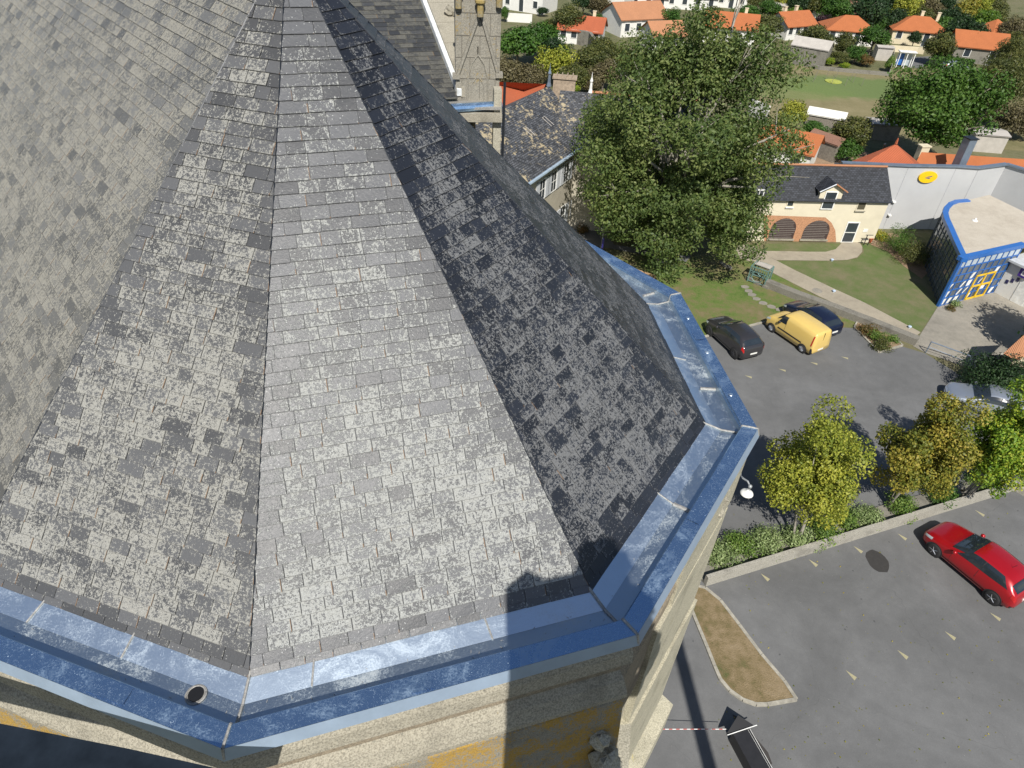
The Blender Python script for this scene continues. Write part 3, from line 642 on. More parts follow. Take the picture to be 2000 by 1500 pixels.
# ================================================================ PLANTS
def leaf_mat(name, c1, c2, c3=None, trans=.22):
    m = bpy.data.materials.new(name); m.use_nodes = True; nt = m.node_tree; n = nt.nodes; l = nt.links; p = n['Principled BSDF']
    at = N(nt, 'ShaderNodeAttribute', attribute_name='leaf'); sp = N(nt, 'ShaderNodeSeparateColor'); l.new(at.outputs['Color'], sp.inputs[0])
    f = math_(nt, 'ADD', math_(nt, 'MULTIPLY', sp.outputs[0], .55), math_(nt, 'MULTIPLY', sp.outputs[1], .45))
    c = ramp(nt, f, [(.15, c1), (.5, c2), (.85, c3 or tuple(min(1, x*1.35) for x in c2))])
    l.new(c, p.inputs['Base Color']); p.inputs['Roughness'].default_value = .55; p.inputs['Specular IOR Level'].default_value = .35
    t = N(nt, 'ShaderNodeBsdfTranslucent'); l.new(mix(nt, 1.0, c, (1.0, 1.15, .5), 'MULTIPLY'), t.inputs[0])
    ms = N(nt, 'ShaderNodeMixShader'); ms.inputs[0].default_value = trans; l.new(p.outputs[0], ms.inputs[1]); l.new(t.outputs[0], ms.inputs[2]); l.new(ms.outputs[0], n['Material Output'].inputs['Surface'])
    return m
LM = {
 'acacia': leaf_mat('leaf_acacia', (.055, .092, .024), (.108, .158, .042), (.20, .235, .075), .34),
 'green': leaf_mat('leaf_green', (.028, .075, .010), (.05, .12, .016), (.09, .17, .028)),
 'bright': leaf_mat('leaf_bright', (.05, .11, .012), (.10, .19, .02), (.18, .27, .035)),
 'walnut': leaf_mat('leaf_walnut', (.035, .085, .010), (.06, .125, .016), (.10, .17, .03)),
 'olive': leaf_mat('leaf_olive', (.045, .06, .015), (.08, .095, .025), (.14, .14, .035)),
 'brown': leaf_mat('leaf_brown', (.07, .06, .03), (.12, .10, .05), (.17, .15, .07)),
 'dark': leaf_mat('leaf_dark', (.012, .032, .012), (.022, .05, .016), (.04, .08, .022)),
 'yellow': leaf_mat('leaf_yellow', (.13, .17, .018), (.27, .29, .035), (.40, .39, .055)),
 'gold': leaf_mat('leaf_gold', (.10, .13, .018), (.235, .22, .03), (.36, .28, .045)),
 'lime': leaf_mat('leaf_lime', (.07, .16, .012), (.17, .27, .02), (.34, .36, .03)),
 'purple': leaf_mat('leaf_purple', (.02, .010, .016), (.04, .018, .024), (.07, .03, .035)),
 'hedge': leaf_mat('leaf_hedge', (.06, .12, .02), (.12, .20, .035), (.20, .28, .06)),
 'pale': leaf_mat('leaf_pale', (.12, .18, .06), (.22, .29, .11), (.36, .42, .20)),
 'sunny': leaf_mat('leaf_sunny', (.20, .20, .02), (.36, .34, .03), (.5, .45, .06)),
 'autumn': leaf_mat('leaf_autumn', (.06, .07, .02), (.13, .10, .03), (.22, .11, .04)),
}
M['bark'] = plain('bark', (.16, .14, .11), .95, 0, .35, 8, .6)
M['bark_grey'] = plain('bark_grey', (.27, .25, .21), .95, 0, .3, 8, .6)
def leaves(P, Cn, size, seed, aspect=.62, spread=1.0):
    """P positions (n,3), Cn outward dirs; one small bent leaf face each."""
    rg = np.random.default_rng(seed); n = len(P)
    nr = Cn*.8+rg.normal(0, 1, (n, 3))*.75*spread+np.array([0, 0, .35]); nr /= np.linalg.norm(nr, axis=1)[:, None]
    t = rg.normal(0, 1, (n, 3)); t -= (t*nr).sum(1)[:, None]*nr; t /= np.linalg.norm(t, axis=1)[:, None]; b = np.cross(nr, t)
    s = size*rg.uniform(.6, 1.35, n)[:, None]
    V = np.empty((n, 4, 3)); V[:, 0] = P-t*s*.5; V[:, 1] = P-b*s*.5*aspect+nr*s*.08; V[:, 2] = P+t*s*.5; V[:, 3] = P+b*s*.5*aspect+nr*s*.08
    return V.reshape(-1, 3)
def leafmesh(name, V, clumpval, seed):
    n = len(V)//4; me = bpy.data.meshes.new(name); me.vertices.add(n*4); me.vertices.foreach_set('co', V.astype(np.float32).ravel())
    me.loops.add(n*4); me.loops.foreach_set('vertex_index', np.arange(n*4, dtype=np.int32)); me.polygons.add(n)
    me.polygons.foreach_set('loop_start', np.arange(0, n*4, 4, dtype=np.int32)); me.polygons.foreach_set('loop_total', np.full(n, 4, dtype=np.int32))
    me.update(calc_edges=True)
    rg = np.random.default_rng(seed+5); c = np.ones((n, 4)); c[:, 0] = rg.random(n); c[:, 1] = clumpval
    at = me.color_attributes.new('leaf', 'FLOAT_COLOR', 'CORNER'); at.data.foreach_set('color', np.repeat(c, 4, axis=0).astype(np.float32).ravel())
    return me
def crown(seed, nclump, nleaf, size, rad=(1, 1, 1), cz=0, cr=.34, inner=.35, low=-.75, peaks=0, droop=0):
    rg = np.random.default_rng(seed); C = []
    while len(C) < nclump:
        d = rg.normal(0, 1, 3); d /= np.linalg.norm(d)
        if d[2] < low: continue
        C.append(d*rg.uniform(inner, .82)*(1+.12*math.sin(d[0]*7+seed)+.1*math.sin(d[1]*6+seed*2)))
    C = np.array(C)
    for k in range(peaks): C[k] = np.array([rg.uniform(-.45, .45), rg.uniform(-.45, .45), rg.uniform(.9, 1.15)])
    crs = cr*rg.uniform(.55, 1.25, nclump)
    idx = rg.choice(nclump, nleaf, p=crs**2/(crs**2).sum()); d = rg.normal(0, 1, (nleaf, 3)); d /= np.linalg.norm(d, axis=1)[:, None]
    r = rg.uniform(.45, 1.08, nleaf)**.7
    P = C[idx]+d*(crs[idx]*r)[:, None]*np.array([1, 1, .75])
    if droop: P[:, 2] -= droop*(np.hypot(P[:, 0], P[:, 1])**2)*.5*rg.random(nleaf)
    out = P/np.maximum(np.linalg.norm(P, axis=1)[:, None], .01); cn = d*.7+out*.5
    cv = np.clip(rg.random(nclump)[idx]+rg.normal(0, .08, nleaf), 0, 1)
    P = P*np.array(rad)+np.array([0, 0, cz])
    return P, cn, cv, C*np.array(rad)+np.array([0, 0, cz]), crs
def make_tree(name, leafkey, seed, H=1, rad=(1, 1, 1), cz=1.2, nclump=40, nleaf=4000, size=.09, bark='bark', tr=.06, limbs=7, **kw):
    """returns (crown mesh, trunk mesh) in local units"""
    P, cn, cv, C, crs = crown(seed, nclump, nleaf, size, rad, cz, **kw)
    cm = leafmesh('crown', leaves(P, cn, size, seed), cv, seed); cm.materials.append(LM[leafkey])
    rnd = random.Random(seed); mb = MB(); top = cz-.1*rad[2]
    pts = [Vector((0, 0, -.05)), Vector((rnd.uniform(-.03, .03), rnd.uniform(-.03, .03), top*.4)), Vector((rnd.uniform(-.08, .08), rnd.uniform(-.08, .08), top))]
    mb.tube(pts, [tr*1.25, tr, tr*.55], 8)
    order = sorted(range(len(C)), key=lambda i: -np.linalg.norm(C[i]-np.array([0, 0, cz])))[:limbs*2:2]
    for i in order:
        s = pts[1].lerp(pts[2], rnd.random()); e = Vector(C[i]); mid = s.lerp(e, .5)+Vector((0, 0, .08*rad[2])); mb.tube([s, mid, e], [tr*.5, tr*.3, tr*.1], 5)
        for q in range(2):
            e2 = e+Vector((rnd.uniform(-1, 1), rnd.uniform(-1, 1), rnd.uniform(-.3, 1)))*float(crs[i])*.9; mb.tube([mid.lerp(e, .6), e2], [tr*.18, tr*.05], 4)
    tm = mb.mesh('trunk', True); tm.materials.append(M[bark]); return cm, tm
_proto = {}
def proto(kind):
    if kind in _proto: return _proto[kind]
    sd = sum(map(ord, kind)); key, _, var = kind.partition('#'); v = int(var or 0)
    if key in ('purple',): r = make_tree(key, key, sd, cz=1.1, nclump=26, nleaf=2500, size=.16, cr=.46)
    elif var.endswith('9'): r = make_tree(key, key, sd+v*17, rad=(1, 1, .9), cz=1.15, nclump=90, nleaf=30000, size=.055, cr=.33, low=-.7)
    else: r = make_tree(key, key, sd+v*17, rad=((1, .92, .95), (.95, 1, 1.1), (1, 1, .8))[v % 3], cz=1.2, nclump=50, nleaf=6500, size=.115, cr=.42, low=-.6)
    _proto[kind] = r; return r
def plant(name, label, cat, base, kind, sc, szz=None, rz=None, group=None, meshes=None):
    cm, tm = meshes or proto(kind)
    t = thing(name, label, cat, base, rz if rz is not None else (base[0]*7+base[1]*3) % 6.28, group); s = (sc, sc, szz or sc); t.scale = s
    obj('crown', cm, None, t); obj('trunk', tm, None, t); return t
def tree_at(cx, cy, rpx, kind, name='tree', label='', cat='tree', group=None, squash=1.0, lift=1.2):
    r = 5.0
    for _ in range(6):
        p = G(cx, cy, r*lift*squash); r = rpx*1.08/pxm(p)
    return plant(name, label, cat, (p.x, p.y, 0), kind, r, r*squash, group=group)
# --- the great tree in front of the manor
def big_tree():
    base = G(1291, 508); zc = up(1338, 265, base)
    bx, by = base.x, base.y
    sc = pxm((bx, by, zc)); rx = 212/sc
    P, cn, cv, C, crs = crown(77, 150, 82000, .2, (rx*1.02, rx*.95, zc*1.02), zc, cr=.185, inner=.42, low=-.97, peaks=3, droop=.0); P2, cn2, cv2, C2, _ = crown(78, 60, 28000, .2, (rx*.92, rx*.88, zc*.42), zc*.46, cr=.24, inner=.55, low=-.9); P = np.vstack([P, P2]); cn = np.vstack([cn, cn2]); cv = np.concatenate([cv, cv2]); P[:, 2] = np.maximum(P[:, 2], .6+.5*np.random.default_rng(1).random(len(P)))
    cm = leafmesh('crown', leaves(P, cn, .25, 77, .5), cv, 77); cm.materials.append(LM['acacia'])
    t = thing('tree', 'huge spreading green tree towering over the lawn in front of the slate-roofed manor', 'tree', (bx, by, 0))
    obj('crown', cm, None, t)
    mb = MB(); rnd = random.Random(5); f = Vector((.3, .1, zc*.55))
    mb.tube([Vector((0, 0, -.1)), Vector((.1, 0, 1.5)), f], [.55, .45, .36], 10)
    for i in rnd.sample(range(150), 34):
        e = Vector(C[i]); m1 = f.lerp(e, .45)+Vector((rnd.uniform(-.5, .5), rnd.uniform(-.5, .5), .6)); mb.tube([f.lerp(Vector((.1, 0, 1.5)), rnd.random()*.3), m1, e], [.2, .12, .03], 6)
        for q in range(3): mb.tube([m1.lerp(e, .5+.15*q), e+Vector((rnd.uniform(-1, 1), rnd.uniform(-1, 1), rnd.uniform(-.2, .9)))*1.6], [.05, .012], 4)
    tm = mb.mesh('trunk', True); tm.materials.append(M['bark_grey']); obj('trunk', tm, None, t)
    # bare twigs sticking out on the right
    mb = MB()
    o0 = Vector((rx*.62, rx*.1, zc*.62))
    for q in range(9):
        e = o0+Vector((rnd.uniform(1.6, 3.6), rnd.uniform(-1.5, .6), rnd.uniform(-1.6, 1.8))); m1 = o0.lerp(e, .5)+Vector((0, 0, rnd.uniform(-.4, .5))); mb.tube([o0, m1, e], [.05, .03, .01], 4)
        for w in range(3): mb.tube([m1.lerp(e, .3*w+.2), e+Vector((rnd.uniform(-.8, .8), rnd.uniform(-.8, .8), rnd.uniform(-.6, .8)))], [.018, .006], 3)
    tw = mb.mesh('bare_twigs'); tw.materials.append(M['bark_grey']); obj('bare_branch', tw, None, t)
big_tree()
# --- three trees in the planted strip of the car park
def strip_tree(bx, by, cx, cy, rpx, key, seed, label, lean=0, nl=34000, size=.125):
    base = G(bx, by); zc = up(cx, cy, base); p = Vector((base.x, base.y, zc)); 
    q = G(cx, cy, zc); r = rpx*1.08/pxm((q.x, q.y, zc)); off = q-Vector((base.x, base.y, zc))
    P, cn, cv, C, crs = crown(seed, 70, nl, size, (r, r, zc*.74), 0, cr=.30, inner=.3, low=-.75, peaks=5)
    P = P+np.array([off.x, off.y, zc]); C = C+np.array([off.x, off.y, zc])
    cm = leafmesh('crown', leaves(P, cn, size, seed), cv, seed); cm.materials.append(LM[key])
    t = thing('tree', label, 'tree', (base.x, base.y, 0)); obj('crown', cm, None, t)
    mb = MB(); rnd = random.Random(seed)
    for s in range(3 if seed % 2 else 4):
        o0 = Vector((rnd.uniform(-.12, .12), rnd.uniform(-.12, .12), 0)); 
        m1 = Vector((off.x*.5+rnd.uniform(-.35, .35), off.y*.5+rnd.uniform(-.2, .2), zc*.5)); mb.tube([o0, m1, Vector(C[rnd.randrange(70)])], [.09, .07, .02], 6)
    for i in rnd.sample(range(70), 14): mb.tube([Vector((off.x*.6, off.y*.6, zc*.6)), Vector(C[i])], [.04, .012], 4)
    tm = mb.mesh('trunk', True); tm.materials.append(M['bark_grey']); obj('trunk', tm, None, t)
strip_tree(1552, 1062, 1588, 935, 100, 'yellow', 11, 'yellowing bushy tree beside the gutter, leftmost of the three in the car park strip')
strip_tree(1733, 990, 1800, 890, 76, 'gold', 12, 'golden brown tree with bare grey stems, middle one of the car park strip')
strip_tree(1878, 978, 1962, 876, 72, 'lime', 15, 'bright yellow-green tree in front of the silver car, right end of the strip')
# --- hedge bushes along the strip
def bush(cx, cy, rpx, key, label, seed, sq=.8, group=None, nl=2600, size=.10, name='bush', cat='bush', z0=0):
    r = 1.0
    for _ in range(6):
        p = G(cx, cy, z0+r*.55*sq); r = rpx*1.15/pxm(p)
    n = max(9, 26); P, cn, cv, C, crs = crown(seed, n, nl, size, (r, r, r*sq*.9), r*.45*sq, cr=.5, inner=.2, low=-.5)
    P[:, 2] = np.maximum(P[:, 2], .02); cm = leafmesh('foliage', leaves(P, cn, size, seed), cv, seed); cm.materials.append(LM[key])
    t = thing(name, label, cat, (p.x, p.y, z0), 0, group); obj('foliage', cm, None, t)
    mb = MB(); rnd = random.Random(seed)
    for k in range(5): mb.tube([Vector((0, 0, -.03)), Vector((rnd.uniform(-.4, .4), rnd.uniform(-.4, .4), .5*sq))*r], [.025, .01], 4)
    tm = mb.mesh('stem'); tm.materials.append(M['bark']); obj('stem', tm, None, t); return t
ZB = .58
for k, (x, y, r, key, lab) in enumerate([
    (1412, 1090, 33, 'pale', 'pale variegated hedge bush at the left end of the strip by the church wall'),
    (1448, 1074, 30, 'hedge', 'green hedge bush next to the pale one at the left end of the strip'),
    (1500, 1068, 32, 'pale', 'variegated hedge bush just left of the foot of the first yellowing tree'),
    (1560, 1060, 30, 'pale', 'variegated hedge bush at the foot of the first yellowing tree'),
    (1610, 1040, 32, 'hedge', 'fresh green hedge bush right of the foot of the first yellowing tree'),
    (1655, 1025, 26, 'hedge', 'small green bush halfway between the first and second strip trees'),
    (1692, 1012, 30, 'pale', 'pale speckled bush left of the foot of the golden brown tree'),
    (1758, 992, 28, 'hedge', 'rounded green bush right of the foot of the golden brown tree'),
    (1842, 972, 30, 'green', 'dense round dark green bush between the golden and the yellow-green tree'),
    (1928, 945, 27, 'hedge', 'light green bush at the right end of the strip above the wall corner')]):
    bush(x, y-9, r*1.05, key, lab, 200+k, .85, 'hedge bushes along the low wall', 3600, .09, z0=.0 if k > 7 else 0)
bush(1893, 965, 12, 'autumn', 'small reddish brown shrub at the foot of the yellow-green tree', 231, .8, None, 700, .09)
# --- shrubs round the buildings
bush(1960, 735, 60, 'dark', 'large rounded dark evergreen shrub at the corner of the paved ramp', 240, 1.05, None, 16000, .12)
tr_ = G(2052, 705); 
plant('tree', 'leafy tree just outside the right edge whose shadow falls on the paving', 'tree', (tr_.x, tr_.y, 0), 'green#1', 2.6, 2.9)
for k, (x, y, r, key, lab, nl) in enumerate([
    (1757, 476, 36, 'walnut', 'round clipped dark shrub by the grey wall, left one of the pair', 5000),
    (1793, 497, 36, 'olive', 'reddish green shrub leaning to the blue glass building, right one of the pair', 5000),
    (1722, 462, 14, 'sunny', 'small bright yellow shrub at the corner of the cream building', 1800),
    (1692, 642, 19, 'autumn', 'low reddish shrub at the top of the bed right of the navy car', 1500),
    (1712, 655, 20, 'hedge', 'low green shrub in the middle of the bed right of the navy car', 1500),
    (1722, 672, 18, 'olive', 'low olive shrub at the bottom of the bed right of the navy car', 1500),
    (1745, 662, 12, 'hedge', 'small green shrub at the right corner of the bed by the navy car', 800),
    (1868, 592, 11, 'pale', 'silvery plant at the foot of the blue glass front', 700),
    (1856, 602, 9, 'autumn', 'small brown plant at the blue corner post', 500),
    (1140, 447, 12, 'autumn', 'small reddish shrub at the foot of the manor wall', 900),
    (1152, 437, 12, 'green', 'small green shrub at the foot of the manor wall', 900)]):
    bush(x, y, r, key, lab, 260+k, .85, None, nl, .09)
# --- trees behind
far = [
 (1842, 205, 98, 'walnut#9', 'large round green walnut-like tree standing in the dry field', .98),
 (1963, 155, 55, 'olive#9', 'big olive-green tree right of the round tree at the field edge', 1.0),
 (1995, 105, 42, 'olive#9', 'olive tree cut by the right edge behind the big olive-green one', 1.0),
 (1990, 235, 34, 'brown#1', 'brownish bushy tree at the right edge below the olive trees', .8),
 (1955, 222, 26, 'brown#2', 'thin brown bush right of the round field tree', .8),
 (1660, 262, 36, 'olive', 'olive bushy tree behind the slate roof with the dormer', .95),
 (1655, 292, 24, 'green#1', 'low green bush behind the slate roof with the dormer', .8),
 (1592, 252, 24, 'green#2', 'dense green bush beside the white-roofed shed', .8),
 (1548, 222, 24, 'yellow', 'yellowish bush right of the huge tree at the field edge', 1.1),
 (1545, 262, 22, 'olive#2', 'olive bush left of the dense green one by the white-roofed shed', .8),
 (1593, 70, 27, 'olive#2', 'large dark olive tree between two orange roofs', .95),
 (1607, 42, 14, 'purple', 'round purple-leaved tree in front of the long brown roof', 1.0),
 (1646, 46, 9, 'purple', 'small purple tree right of the round purple one', 1.0),
 (1691, 55, 11, 'purple', 'dark purple tree left of the bright green garden tree', 1.0),
 (1615, 83, 14, 'dark#1', 'small dark tree at the right foot of the large olive one', .9),
 (1650, 86, 21, 'olive#1', 'bushy olive tree in front of the middle orange-roofed house', .9),
 (1709, 74, 27, 'green', 'bright green garden tree right of the middle orange-roofed house', .85),
 (1787, 76, 13, 'dark', 'small dark round tree before the wide hipped house', 1.0),
 (1836, 92, 26, 'olive', 'dark olive tree between the wide hipped house and the orange barn', 1.0),
 (1640, 110, 16, 'olive#2', 'low olive bush in the allotment', .7),
 (1672, 106, 20, 'green#1', 'low green bush in the allotment beside the small hut', .7),
 (1690, 116, 16, 'autumn', 'low reddish bush in the allotment beside the small hut', .6),
 (1622, 120, 9, 'lime', 'small lime-green bush in the allotment', .7),
 (1650, 128, 10, 'lime', 'lime-green patch of plants behind the allotment wall', .5),
 (1740, 122, 9, 'hedge', 'narrow green hedge bush beside the white bus shelter', 1.5),
 (1012, 82, 42, 'green#2', 'dense deep green tree right of the stone pinnacle', .85),
 (1058, 78, 38, 'green', 'deep green tree in the middle of the wood behind the manor', .85),
 (1084, 100, 30, 'dark#2', 'dark tree at the right of the deep green group', .9),
 (992, 140, 34, 'brown', 'brownish bushy tree right beside the stone pinnacle', .85),
 (1035, 150, 32, 'brown#2', 'brown bush above the orange tiled roof', .8),
 (1085, 128, 36, 'yellow#1', 'yellow-olive tree above the manor chimney', .8),
 (1120, 150, 30, 'olive', 'olive tree right of the manor chimney', .85),
 (1112, 175, 18, 'lime', 'small light green bush behind the manor chimney', .8),
 (1150, 120, 30, 'olive#1', 'olive tree left of the huge tree, in the wood', .9),
 (1178, 92, 26, 'olive#2', 'small olive tree below the low orange roof', .9),
 (1180, 145, 30, 'brown#1', 'brown bush between the wood and the huge tree', .8),
 (1155, 165, 22, 'brown', 'low brown bush above the second slate ridge', .7),
 (1215, 120, 30, 'olive', 'olive tree behind the left side of the huge tree', .9),
 (1110, 40, 30, 'olive#1', 'loose olive tree in front of the white gabled house', .9),
 (1072, 52, 20, 'olive', 'olive bush left of the low orange roof', .7),
 (1150, 62, 15, 'hedge', 'clipped green garden bush between the two orange roofs', .8),
 (1168, 42, 17, 'green#1', 'green garden bush above the low orange roof', .7),
 (985, 25, 9, 'green', 'small conical green tree right of the stone finials', 1.4),
 (1060, 22, 12, 'dark#1', 'dark garden bush under the white gable', .6),
 (1170, 10, 22, 'brown', 'brown tree left of the white three-storey house', .9),
 (1140, 5, 22, 'dark', 'dark tree at the top edge left of the white three-storey house', .9),
 (1208, 24, 9, 'dark#2', 'small round dark bush beside the white three-storey house', 1.0),
 (1237, 20, 20, 'bright', 'bright green umbrella-shaped tree beside the white three-storey house', .55),
 (1268, 45, 12, 'olive#1', 'small bush behind the pale orange gable', .8),
 (1310, 40, 22, 'green#1', 'green garden tree behind the crown of the huge tree', .9),
 (1390, 35, 24, 'olive', 'olive garden tree right behind the top of the huge tree', .9),
 (1455, 30, 26, 'green#2', 'green garden tree right of the top of the huge tree', .9),
 (1500, 48, 26, 'olive#2', 'olive tree left of the orange roof with two chimneys', .9),
 (1505, 18, 20, 'green', 'green tree at the top left of the far houses', .9),
 (1548, 32, 15, 'bright', 'light green tree left of the long brown roof', 1.2)]
for cx, cy, r, kd, lab, sq in far: tree_at(cx, cy, r, kd, 'tree', lab, squash=sq)
gx = [(1530, 2, 20, 'yellow'), (1562, 8, 22, 'dark#1'), (1590, 5, 24, 'olive'), (1622, 12, 24, 'green#1'), (1650, 20, 22, 'green#2'), (1668, 0, 24, 'dark'), (1700, 22, 34, 'dark#2'), (1712, 48, 18, 'green'), (1738, 12, 28, 'dark'), (1748, 42, 22, 'dark#1'), (1770, 22, 26, 'yellow#1'), (1800, 40, 20, 'olive#1'), (1790, 8, 24, 'brown'),
      (1822, 22, 22, 'brown#1'), (1838, 52, 22, 'green#2'), (1858, 34, 22, 'dark#2'), (1872, 62, 28, 'dark'), (1900, 72, 26, 'dark#1'), (1888, 22, 24, 'gold'), (1912, 20, 24, 'yellow'), (1918, 42, 24, 'bright'), (1942, 14, 22, 'olive#2'), (1944, 42, 20, 'olive'), (1965, 62, 24, 'brown#1'), (1990, 62, 26, 'brown#2'), (1975, 85, 20, 'olive#1'), (1480, 0, 18, 'olive#2'), (1850, 5, 20, 'dark')]
for row, nm_ in ((sorted([g for g in gx if g[1] < 30]), 'upper'), (sorted([g for g in gx if g[1] >= 30]), 'lower')):
    for k, (cx, cy, r, kd) in enumerate(row):
        ad = {'yellow': 'yellowing', 'dark': 'dark green', 'olive': 'olive', 'green': 'deep green', 'brown': 'brownish', 'gold': 'golden', 'bright': 'bright green'}[kd.split('#')[0]]
        tree_at(cx, cy, r, kd, 'tree', f'{ad} tree, {OR[k] if k < 16 else "last"} from the left in the {nm_} row of the far wood', group='trees of the far wood', squash=1.05)
# ================================================================ BUILDINGS
def tile_mat(name, c, rot=0, sc=1.0):
    m, nt, n, l, p = newmat(name); co = coords(nt)
    f = noise(nt, co, .7, 5, .6); g = noise(nt, co, 9, 4, .7)
    w = N(nt, 'ShaderNodeTexWave'); w.inputs['Scale'].default_value = 3.2*sc; w.inputs['Distortion'].default_value = .4; w.bands_direction = 'X'
    mp = N(nt, 'ShaderNodeMapping'); mp.inputs['Rotation'].default_value = (0, 0, rot); l.new(co, mp.inputs[0]); l.new(mp.outputs[0], w.inputs[0])
    b = mix(nt, f, tuple(x*.75 for x in c), tuple(min(1, x*1.2) for x in c)); b = mix(nt, math_(nt, 'MULTIPLY', g, .5), b, tuple(x*.6 for x in c))
    b = mix(nt, math_(nt, 'MULTIPLY', math_(nt, 'LESS_THAN', w.outputs[1], .18), .45), b, tuple(x*.5 for x in c))
    l.new(b, p.inputs['Base Color']); p.inputs['Roughness'].default_value = .85; bump(nt, w.outputs[1], p, .6, .05); return m
M['tile'] = tile_mat('tile', (.50, .16, .055)); M['tile_pale'] = tile_mat('tile_pale', (.52, .24, .12)); M['tile_brown'] = tile_mat('tile_brown', (.30, .16, .11)); M['tile_red'] = tile_mat('tile_red', (.46, .12, .05), R(60))
M['house_white'] = plain('house_white', (.68, .67, .63), .85, 0, .06, 1.5); M['house_cream'] = plain('house_cream', (.62, .54, .38), .85, 0, .1, 1.2)
M['cream'] = plain('cream', (.62, .565, .43), .9, 0, .07, 1.1, .15)
M['manor'] = plain('manor', (.42, .385, .31), .9, 0, .14, .9, .2)
M['brick'] = plain('brick', (.42, .22, .12), .9, 0, .35, 12, .4)
def glass_mat(name, c=(.02, .025, .03), r=.08):
    m, nt, n, l, p = newmat(name); f = noise(nt, coords(nt), .9, 3); l.new(mix(nt, f, c, tuple(x*2.6 for x in c)), p.inputs['Base Color']); p.inputs['Roughness'].default_value = r; p.inputs['Specular IOR Level'].default_value = .8; return m
M['glass'] = glass_mat('glass'); M['glass_warm'] = glass_mat('glass_warm', (.05, .045, .03), .12)
def shed_slate(name, c, lich, amt):
    m, nt, n, l, p = newmat(name); co = coords(nt, 'UV')
    br = N(nt, 'ShaderNodeTexBrick'); br.inputs['Scale'].default_value = 1; br.inputs['Mortar Size'].default_value = .02; br.inputs['Brick Width'].default_value = .26; br.inputs['Row Height'].default_value = .17; br.inputs['Bias'].default_value = 0
    br.inputs['Color1'].default_value = rgb(tuple(x*.5 for x in c)); br.inputs['Color2'].default_value = rgb(tuple(x*1.6 for x in c)); br.inputs['Mortar'].default_value = rgb(tuple(x*.3 for x in c)); l.new(co, br.inputs[0])
    a = noise(nt, co, 2.6, 6, .7); b = noise(nt, co, .35, 2, .5)
    mr = N(nt, 'ShaderNodeMapRange', interpolation_type='SMOOTHSTEP'); l.new(math_(nt, 'ADD', math_(nt, 'MULTIPLY', a, .6), math_(nt, 'MULTIPLY', b, .5)), mr.inputs[0]); mr.inputs[1].default_value = amt; mr.inputs[2].default_value = amt+.06
    l.new(mix(nt, math_(nt, 'MULTIPLY', mr.outputs[0], .9), br.outputs[0], lich), p.inputs['Base Color']); p.inputs['Roughness'].default_value = .6; bump(nt, br.outputs[1], p, .4, .02); return m
M['manor_slate'] = shed_slate('manor_slate', (.075, .078, .085), (.42, .35, .22), .58)
M['new_slate'] = shed_slate('new_slate', (.028, .031, .038), (.05, .05, .05), .9)
def uvquad_mesh(quads):
    """quads: list of 4 (or 3) points; UV in metres along the first edge and up the slope"""
    V = []; Fc = []; uv = []
    for q in quads:
        q = [Vector(p) for p in q]; u = (q[1]-q[0]).normalized(); n = u.cross(q[-1]-q[0]).normalized(); v = n.cross(u); i = len(V); V += [tuple(p) for p in q]; Fc.append(tuple(range(i, i+len(q)))); uv += [((p-q[0]).dot(u), (p-q[0]).dot(v)) for p in q]
    me = bpy.data.meshes.new('slope'); me.from_pydata(V, [], Fc); l_ = me.uv_layers.new(name='UVMap'); l_.data.foreach_set('uv', np.array(uv, dtype=np.float32).ravel()); me.update(); return me
Z = Vector((0, 0, 1))
class Face:                                  # a vertical wall face: local (u along, z up)
    def __init__(s, A, B, parent=None):
        s.A = Vector((A.x, A.y, 0)); s.U = (Vector((B.x, B.y, 0))-s.A).normalized(); s.N = Vector((s.U.y, -s.U.x, 0)); s.p = parent
        if s.N.dot(Vector((-s.A.x, -s.A.y, 0))) < 0: s.N = -s.N
    def hit(s, px, py):
        P = inplane(px, py, s.A, s.U); return ((P-s.A).dot(s.U), P.z)
    def at(s, u, z, o=0): return s.A+s.U*u+s.N*o+Z*z
    def slab(s, mb, u0, u1, z0, z1, o0, o1, m=0):
        P = [s.at(u0, z0, o0), s.at(u1, z0, o0), s.at(u1, z0, o1), s.at(u0, z0, o1)]; T = [p+Z*(z1-z0) for p in P]; i = len(mb.v); mb.v += [tuple(p) for p in P+T]
        for f in ((3, 2, 1, 0), (4, 5, 6, 7), (0, 1, 5, 4), (1, 2, 6, 5), (2, 3, 7, 6), (3, 0, 4, 7)): mb.f.append(tuple(i+k for k in f)); mb.m.append(m)
    def window(s, parent, u0, u1, z0, z1, fm, gm, fw=.07, bars=(1, 1), name='window', sill=None):
        g = MB(); s.slab(g, u0, u1, z0, z1, -.05, .012); w = adopt(g.build('pane', gm), parent) if 0 else None
        f = MB()
        for a, b, c, d in ((u0-fw, u0+.0, z0-fw, z1+fw), (u1-.0, u1+fw, z0-fw, z1+fw), (u0, u1, z1, z1+fw), (u0, u1, z0-fw, z0)): s.slab(f, a, b, c, d, -.05, .05)
        for k in range(1, bars[0]+1): x = u0+(u1-u0)*k/(bars[0]+1); s.slab(f, x-fw*.35, x+fw*.35, z0, z1, .005, .03)
        for k in range(1, bars[1]+1): x = z0+(z1-z0)*k/(bars[1]+1); s.slab(f, u0, u1, x-fw*.35, x+fw*.35, .005, .032)
        w = adopt(f.build(name, fm), parent); gg = g.build('pane', gm); gg.parent = w; 
        if sill: q = MB(); s.slab(q, u0-.12, u1+.12, z0-fw-.08, z0-fw, -.04, .14); qq = q.build('sill', sill); qq.parent = w
        return w
def adopt(o, parent):
    o.parent = parent; o.matrix_parent_inverse = Matrix.LocRotScale(parent.location, parent.rotation_euler, parent.scale).inverted() if parent.type == 'EMPTY' else Matrix()
    return o
